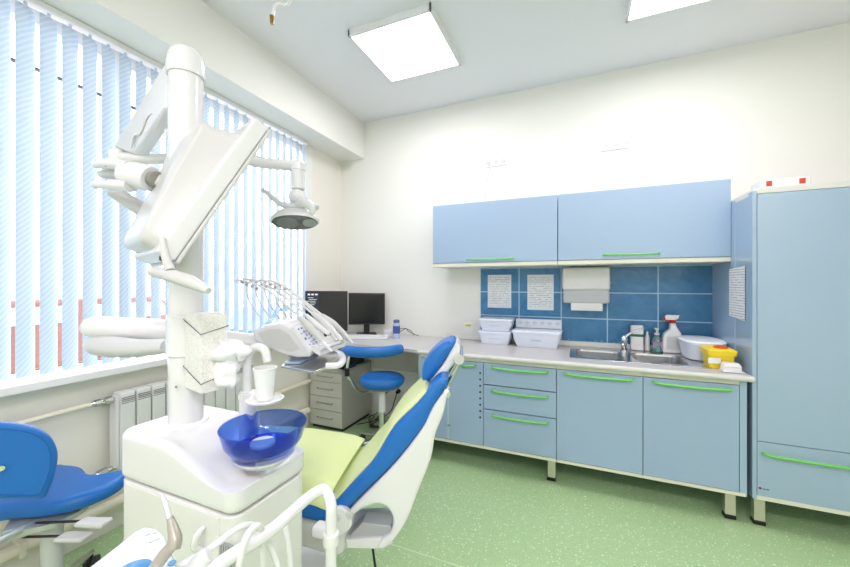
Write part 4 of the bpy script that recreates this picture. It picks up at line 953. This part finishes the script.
MB().tube([at(268, 338, 1.60), at(268, 331, 1.60)], .034, 28).build('arm_pivot', mat('pivot_blue_grey', (186, 194, 210), .2, metal=.3), tr)
o = MB().prof([[tz(*q, TZ+.004) for q in ((284, 364), (293, 357), (306, 353), (320, 353), (312, 358), (300, 364))]], V((0, 0, TZ+.003)), X3, Y3, .008, .002, 1)
def cr2(p): p.z += .006*math.sin(p.x*90)*math.cos(p.y*70); return p
tp2 = o.build('sterile_pouch', mat('pouch_blue', (178, 198, 226), .3)); tag(tp2, 'small blue-white pouch lying on the steel shelf below the instrument table', 'pouch')
q = tz(306, 357); s = MB(); 
for k in range(3): s.obox(V((q[0]-.03+k*.03, q[1]+.006*k, TZ+.0125)), RT, FW, Z3, (.02, .035, .002))
s.build('pouch_print', INK, tp2)
# ================================================================== PATIENT CHAIR
CO = V((-.9297, 1.1091, 0)); CA = V((math.cos(math.radians(17.2)), math.sin(math.radians(17.2)), 0)); CN = V((-CA.y, CA.x, 0))
def onp(px, py, w=0):
    d = dirp(px, py); t_ = (CO-EYE+CN*w).dot(CN)/d.dot(CN); p = EYE+d*t_; return ((p-CO).dot(CA), p.z)
CW = .50
pc = thing('dental_chair', CO+CN*.23+CA*-.35, 'reclined blue dental chair with a lime green cover and white shell', 'dental chair')
def tapf(p):     # narrower towards the head end
    s_ = (p-CO).dot(CA); w = (p-CO).dot(CN); t_ = max(0, min(1, (s_-.15)/.40)); k = 1-.26*t_*t_
    return p+CN*((CW/2+(w-CW/2)*k)-w)
def trp(pts):
    out = []
    for px, py in pts:
        w = 0
        for _ in range(5):
            a, z = onp(px, py, w); t_ = max(0, min(1, (a-.15)/.40)); w = .065*t_*t_
        out.append((a, z))
    return out
def cprof(loop, w0, w1, bev, seg=4, smooth=True, taper=True, div=True):
    s = MB().prof([loop] if not isinstance(loop[0][0], tuple) else loop, CO, CA, Z3, w1-w0, bev, seg, off=-w1, smooth=smooth)
    if taper: s.warp(tapf)
    return s
# backrest cushion
inn = trp([(336, 501), (355, 480), (373, 460), (393, 427.5), (415.5, 405), (432, 386), (440, 379.5)])
outr = trp([(447, 381), (446, 388), (433, 409), (423, 429), (395, 464), (358, 500.5), (344, 515), (334, 521)])
bk_ = [(.045, .515)]+inn+outr
s = cprof(bk_, 0, CW, .030, 5); s.build('backrest', BLUEV, pc)
# seat cushion + leg rest (runs on behind the unit)
se_ = [(.075, .515), (.06, .560), (-.10, .590), (-.42, .612), (-.62, .600), (-.70, .560), (-.72, .500), (-.68, .470), (-.60, .490), (-.40, .515), (-.10, .475), (.05, .462)]
s = MB().prof([se_], CO, CA, Z3, CW, .03, 5, off=-CW, smooth=True); s.build('seat', BLUEV, pc)
# green cover: seat part and back part
def strip(path, th, w0, w1, name, droop=0, drooplen=.05, par=pc, bulge=.0, taper=True):
    P = cr([V((a, 0, b_)) for a, b_ in path], 6); rg = []
    N = len(P); NW = 26
    for i, p in enumerate(P):
        tg = (P[min(i+1, N-1)]-P[max(i-1, 0)]).normalized(); nn = V((-tg.z, 0, tg.x))
        top, bot = [], []
        for j in range(NW+1):
            f = j/NW; w = w0+(w1-w0)*f; e = min(f, 1-f)*(w1-w0); k = max(0, 1-e/drooplen); off = -droop*k*k*k+bulge*math.sin(math.pi*f)
            q = CO+CN*w; pt = p+nn*off; top.append(q+CA*pt.x+Z3*pt.z); pb_ = pt-nn*th; bot.append(q+CA*pb_.x+Z3*pb_.z)
        rg.append(top+bot[::-1])
    s = MB().rings(rg)
    if taper: s.warp(tapf)
    return s.build(name, GREENV, par, angle=60)
strip([(.06, .597), (.0, .615), (-.10, .628), (-.30, .642), (-.52, .640), (-.66, .615), (-.73, .560), (-.74, .49)][::-1], .022, -.012, CW+.012, 'seat_cover', .05, .07, bulge=.006)
strip([(.020, .565)]+[(a-.006, z+.010) for a, z in inn[:5]]+[(inn[5][0]-.03, inn[5][1]-.02)], .024, .022, CW-.022, 'back_cover', .008, .05, bulge=.014)
# white shell: sides with the loop opening, joined by a rear skin
outer = [(.055, .470)]+trp([(345, 515), (359, 500.5), (395, 464), (422, 429), (432, 409), (444, 392), (448, 388), (447, 396), (443, 415), (435, 436), (430.5, 460), (418, 492.6), (407, 521), (394, 541), (384, 550), (377, 549)])+trp([(381, 541), (388, 536), (392, 528), (392, 518), (387, 509), (378, 505), (366, 508), (356, 514), (350, 521), (344, 530)])+[(.06, .43)]
outer2 = trp([(352, 510), (361, 501.5), (397, 465), (422, 429), (432, 409), (444, 392), (448, 388), (447, 396), (443, 415), (435, 436), (430.5, 460), (420, 480), (398, 494), (372, 506)])
for w0, w1, lp_ in ((.0, .055, outer), (CW-.055, CW, outer2)):
    s = MB().prof([lp_], CO, CA, Z3, w1-w0, .014, 4, off=-w1, smooth=True); s.warp(tapf).build('side_shell', WHITE, pc, angle=50)
rear = trp([(361, 501.5), (397, 465), (422, 429), (432, 409), (443, 394), (446, 396), (441, 415), (432, 436), (425, 455), (408, 478), (385, 500)])
s = MB().prof([rear], CO, CA, Z3, CW-.10, .01, 3, off=-(CW-.05), smooth=True); s.warp(tapf).build('back_shell', WHITE, pc, angle=50)
# pivot plate with screws and white under-shell
piv = MB().prof([[(.04, .44), (.09, .43), (.14, .47), (.135, .52), (.10, .545), (.06, .525), (.035, .48)]], CO, CA, Z3, .03, .008, 3, off=-.012, smooth=True); pv = piv.build('pivot_plate', WHITE, pc)
for q in ((.088, .508), (.135, .520)): c_ = CO+CA*q[0]+Z3*q[1]-CN*.019; MB().lathe([(.014, 0), (.014, .003), (.010, .006), (.001, .004)], c_, -CN, 18).build('pivot_screw', GREYW, pv)
und = [(.10, .43), (.07, .455), (.0, .455), (-.30, .50), (-.60, .49), (-.58, .44), (-.40, .37), (-.12, .345), (.02, .318), (.08, .318), (.10, .345), (.11, .385)]
MB().prof([und], CO, CA, Z3, CW-.06, .025, 4, off=-(CW-.03), smooth=True).build('under_shell', UB, pc)
# grey pad in the loop
g_ = [onp(*q, .03) for q in ((353, 541), (360, 531), (371, 528), (388, 532), (392, 536), (384, 545), (360, 548))]
lp1 = trp([(347, 541), (360, 528), (389, 530), (392, 535), (382, 546), (350, 546)])
MB().prof([lp1], CO, CA, Z3, .075, .006, 3, off=-.105).build('foot_switch_pad', mat('pad_grey', (178, 180, 184), .4), pc)
lp2 = trp([(344, 543), (386, 540), (394, 536), (392, 546), (382, 552), (345, 552)])
MB().prof([lp2], CO, CA, Z3, .20, .008, 3, off=-.215).build('loop_base', WHITE, pc)
# small white tray-like armrest stub
a0 = at(322, 530, 1.30); MB().box((-.035, -.03, -.022), (.035, .03, .022), .018, 4, Matrix.Translation(a0) @ Matrix.Rotation(.1, 4, 'Z')).build('armrest_stub', WHITE, pc)
# pedestal
b0 = CO+CN*.25-CA*.38
MB().prof([[(-.13, .36), (.13, .36), (.10, .05), (-.16, .05)]], V((b0.x, b0.y, 0)), CA, Z3, .24, .03, 4, off=-.12).build('pedestal', UB, pc)
MB().prof([rrect(-.38, -.20, .30, .20, .08)], V((b0.x, b0.y, .0)), CA, CN, .05, .012, 3).build('base_plate', UB, pc)
# headrest
def hplane(loop, w0, w1, bev, nm, m, par):
    return MB().prof([loop], CO, CA, Z3, w1-w0, bev, 5, off=-w1, smooth=True).build(nm, m, par)
hw0, hw1 = .165, .335
def trh(pts): return [onp(px, py, hw0) for px, py in pts]
hr = hplane(trh([(422, 381), (421.5, 370), (425, 360), (436, 348), (447, 341.5), (454, 341), (455, 347), (445, 361), (437, 373), (429, 383)]), hw0, hw1, .028, 'headrest', BLUEV, pc)
hplane(trh([(430, 382), (437, 373), (446, 360), (455, 344), (459, 345), (460, 352), (456, 362), (449, 371), (441, 379), (434, 383.5)]), hw0+.006, hw1-.006, .012, 'headrest_shell', WHITE, hr)
def cp(s_, z, w): return CO+CA*s_+CN*w+Z3*z
H1 = onp(459, 359, .14); H2 = onp(446, 391, .14); lk = MB(); lk.cyl(cp(H1[0], H1[1], .13), cp(H1[0], H1[1], .36), .021); lk.build('headrest_pivot', CHROME, hr)
for w in (.15, .33): MB().tube([cp(H1[0]+.004, H1[1], w), cp(H1[0]*.65+H2[0]*.35+.006, H1[1]*.65+H2[1]*.35, w), cp(H2[0]+.004, H2[1]+.02, w), cp(H2[0]-.01, H2[1]-.03, w)], [.015, .013, .014, .016], 14, 4, flat=.7).build('headrest_link', STEEL, pc)
MB().cyl(cp(H2[0], H2[1], .10), cp(H2[0], H2[1], .38), .019).build('link_joint', CHROME, pc)
# thin black cable under the chair
o = MB().tube([cp(.17, .35, .15), cp(.20, .28, .1), cp(.215, .18, .08), cp(.18, .05, .1), cp(.10, .006, .12)], .005, 8, 6).build('foot_control_cable', RUBBER); tag(o, 'thin black cable hanging down under the dental chair', 'cable')
# ================================================================== ASSISTANT'S HOLDER IN THE FOREGROUND
ah = thing('assistant_instrument_holder', at(328, 545, .84), 'bent white tube arm with control console and suction hoses in the foreground', 'instrument holder')
ap = at(331, 505, .845)
MB().tube([V((*atZ(q[0], q[1], .9).xy, .9)) for q in ((190, 585), (227, 559), (273, 528.5), (303, 502), (315, 493))]+[V((*atZ(325, 490, .897).xy, .897)), ap+Z3*.0, V((ap.x, ap.y, .80)), V((ap.x, ap.y, .55)), V((ap.x, ap.y, .30)), V((ap.x, ap.y, .24))], .0128, 20, 7).build('tube_arm', WHITE, ah)
MB().lathe([(.0125, 0), (.0185, .003), (.0185, .028), (.0125, .032)], V((ap.x, ap.y, at(331, 545, .845).z)), n=24).build('arm_collar', WHITE, ah)
MB().lathe([(.10, 0), (.10, .012), (.03, .03), (.016, .04), (.016, .25)], V((ap.x, ap.y, 0)), n=36).build('stand_foot', UB, ah)
CZ = .925
def cz(px, py, z=CZ): p = atZ(px, py, z); return (p.x, p.y)
con = MB().prof([[cz(*q) for q in ((20, 612), (70, 580), (112, 548), (133, 531), (146, 525), (158, 527), (166, 535), (171, 547), (176, 560), (182, 590), (186, 640), (60, 700))]], V((0, 0, CZ-.035)), X3, Y3, .035, .009, 4).build('control_console', WHITE, ah)
s = MB()
for q in ((147, 534), (154, 532.5), (151, 541), (157, 539)): c_ = V((*cz(*q, CZ+.001), CZ)); s.lathe([(.0035, 0), (.0045, .0012), (.0045, .0018), (.001, .0022)], c_, n=16)
s.build('console_button', mat('button_grey', (214, 218, 226), .4), con)
for q in ((169, 553), (172, 563), (163, 561)): c_ = V((*cz(*q, CZ+.001), CZ-.0004)); MB().lathe([(.0055, 0), (.0065, .001), (.0055, .003), (.003, .0026), (.001, .0026)], c_, n=16).build('blue_button', mat('button_blue', (96, 166, 218), .35), con)
c_ = V((*cz(130, 572, CZ+.004), CZ)); MB().lathe([(.026, 0), (.026, .003), (.020, .007), (.001, .008)], c_, n=36, sx=1.15).build('touch_pad', mat('touch_blue', (72, 146, 204), .25), con)
# 3-way syringe resting on the console
sy = thing('air_water_syringe', at(160, 560, .58), 'grey angled syringe handpiece with a white tip, resting over the console', 'syringe')
SG = mat('syringe_grey', (176, 170, 160), .3, metal=.3)
MB().tube([at(140, 590, .57), at(152, 572, .575), at(164, 555, .58), at(173, 545, .585)], [.0085, .0095, .0095, .0085], 18, 4).build('syringe_grip', SG, sy)
MB().tube([at(173, 548, .585), at(175, 538, .59), at(171, 521, .60), at(169.5, 517, .60)], [.0115, .0105, .0060, .0048], 18, 3).build('syringe_head', SG, sy)
MB().tube([at(169.5, 518, .60), at(167, 508, .60), at(162, 495, .60)], [.0042, .0040, .0030], 12, 3).build('syringe_tip', WHITE, sy)
# hoses
def hose(px, label, r=.0072):
    o = MB().tube([at(*q) for q in px], r, 14, 7).build('suction_hose', HOSE); tag(o, label, 'hose', 'white suction hoses in the foreground'); return o
hose([(140, 596, .60), (180, 567, .62), (211, 548, .65), (235, 530, .69), (247, 525, .71), (257, 527, .73), (264, 536, .74), (272, 550, .75), (279, 572, .75), (283, 600, .75)], 'white suction hose sweeping over in a long curve from the console', .0062)
hose([(234, 610, .64), (239, 567, .65), (245, 541, .66), (252, 529, .675), (259, 526, .69), (262, 534, .71), (263, 560, .72), (262, 600, .72)], 'white suction hose looped tightly under the crest of the long one', .0066)
hose([(284, 518, .86), (286, 530, .85), (289, 548, .84), (291, 567, .84), (290, 600, .84)], 'white suction hose hanging below the bent tube arm, nearest the chair', .007)
nz = MB().tube([at(180, 596, .60), at(190, 576, .61), at(202, 560, .62), at(209, 554, .625)], [.015, .0155, .0155, .012], 20, 3).build('suction_handle', WHITE, ah)
WORLD_S = 5; EXPO = .52
PANELS = [((-1.45, 2.045), 8), ((.29, 2.03), 8), ((-1.45, -1.25), 12), ((.29, -1.25), 16), ((1.45, -1.25), 16)]  # last three belong to the added fill panels behind the viewpoint
# ================================================================== CAMERA, WORLD, RENDER LOOK
cam = bpy.data.cameras.new('camera'); co = bpy.data.objects.new('camera', cam); COL.objects.link(co)
co.location = EYE; co.rotation_euler = (math.radians(90), 0, YAW)
cam.sensor_width = 36; cam.lens = 36*FPX/850; cam.clip_start = .02
bpy.context.scene.camera = co
wd = bpy.data.worlds.new('world'); bpy.context.scene.world = wd; wd.use_nodes = True
bg = wd.node_tree.nodes['Background']; bg.inputs[0].default_value = (.975, .955, .995, 1); bg.inputs[1].default_value = WORLD_S
sc_ = bpy.context.scene; sc_.view_settings.view_transform = 'Standard'; sc_.view_settings.look = 'None'
sc_.view_settings.gamma = 1; sc_.view_settings.use_curve_mapping = False; sc_.view_settings.exposure = EXPO
for p_, w__ in PANELS:
    l = bpy.data.lights.new('panel_lamp', 'AREA'); l.shape = 'SQUARE'; l.size = .58; l.energy = w__; l.color = (1, .935, .985)
    lo = bpy.data.objects.new('panel_lamp', l); COL.objects.link(lo); lo.location = (p_[0]+.31, p_[1]+.31, CEIL-.05)
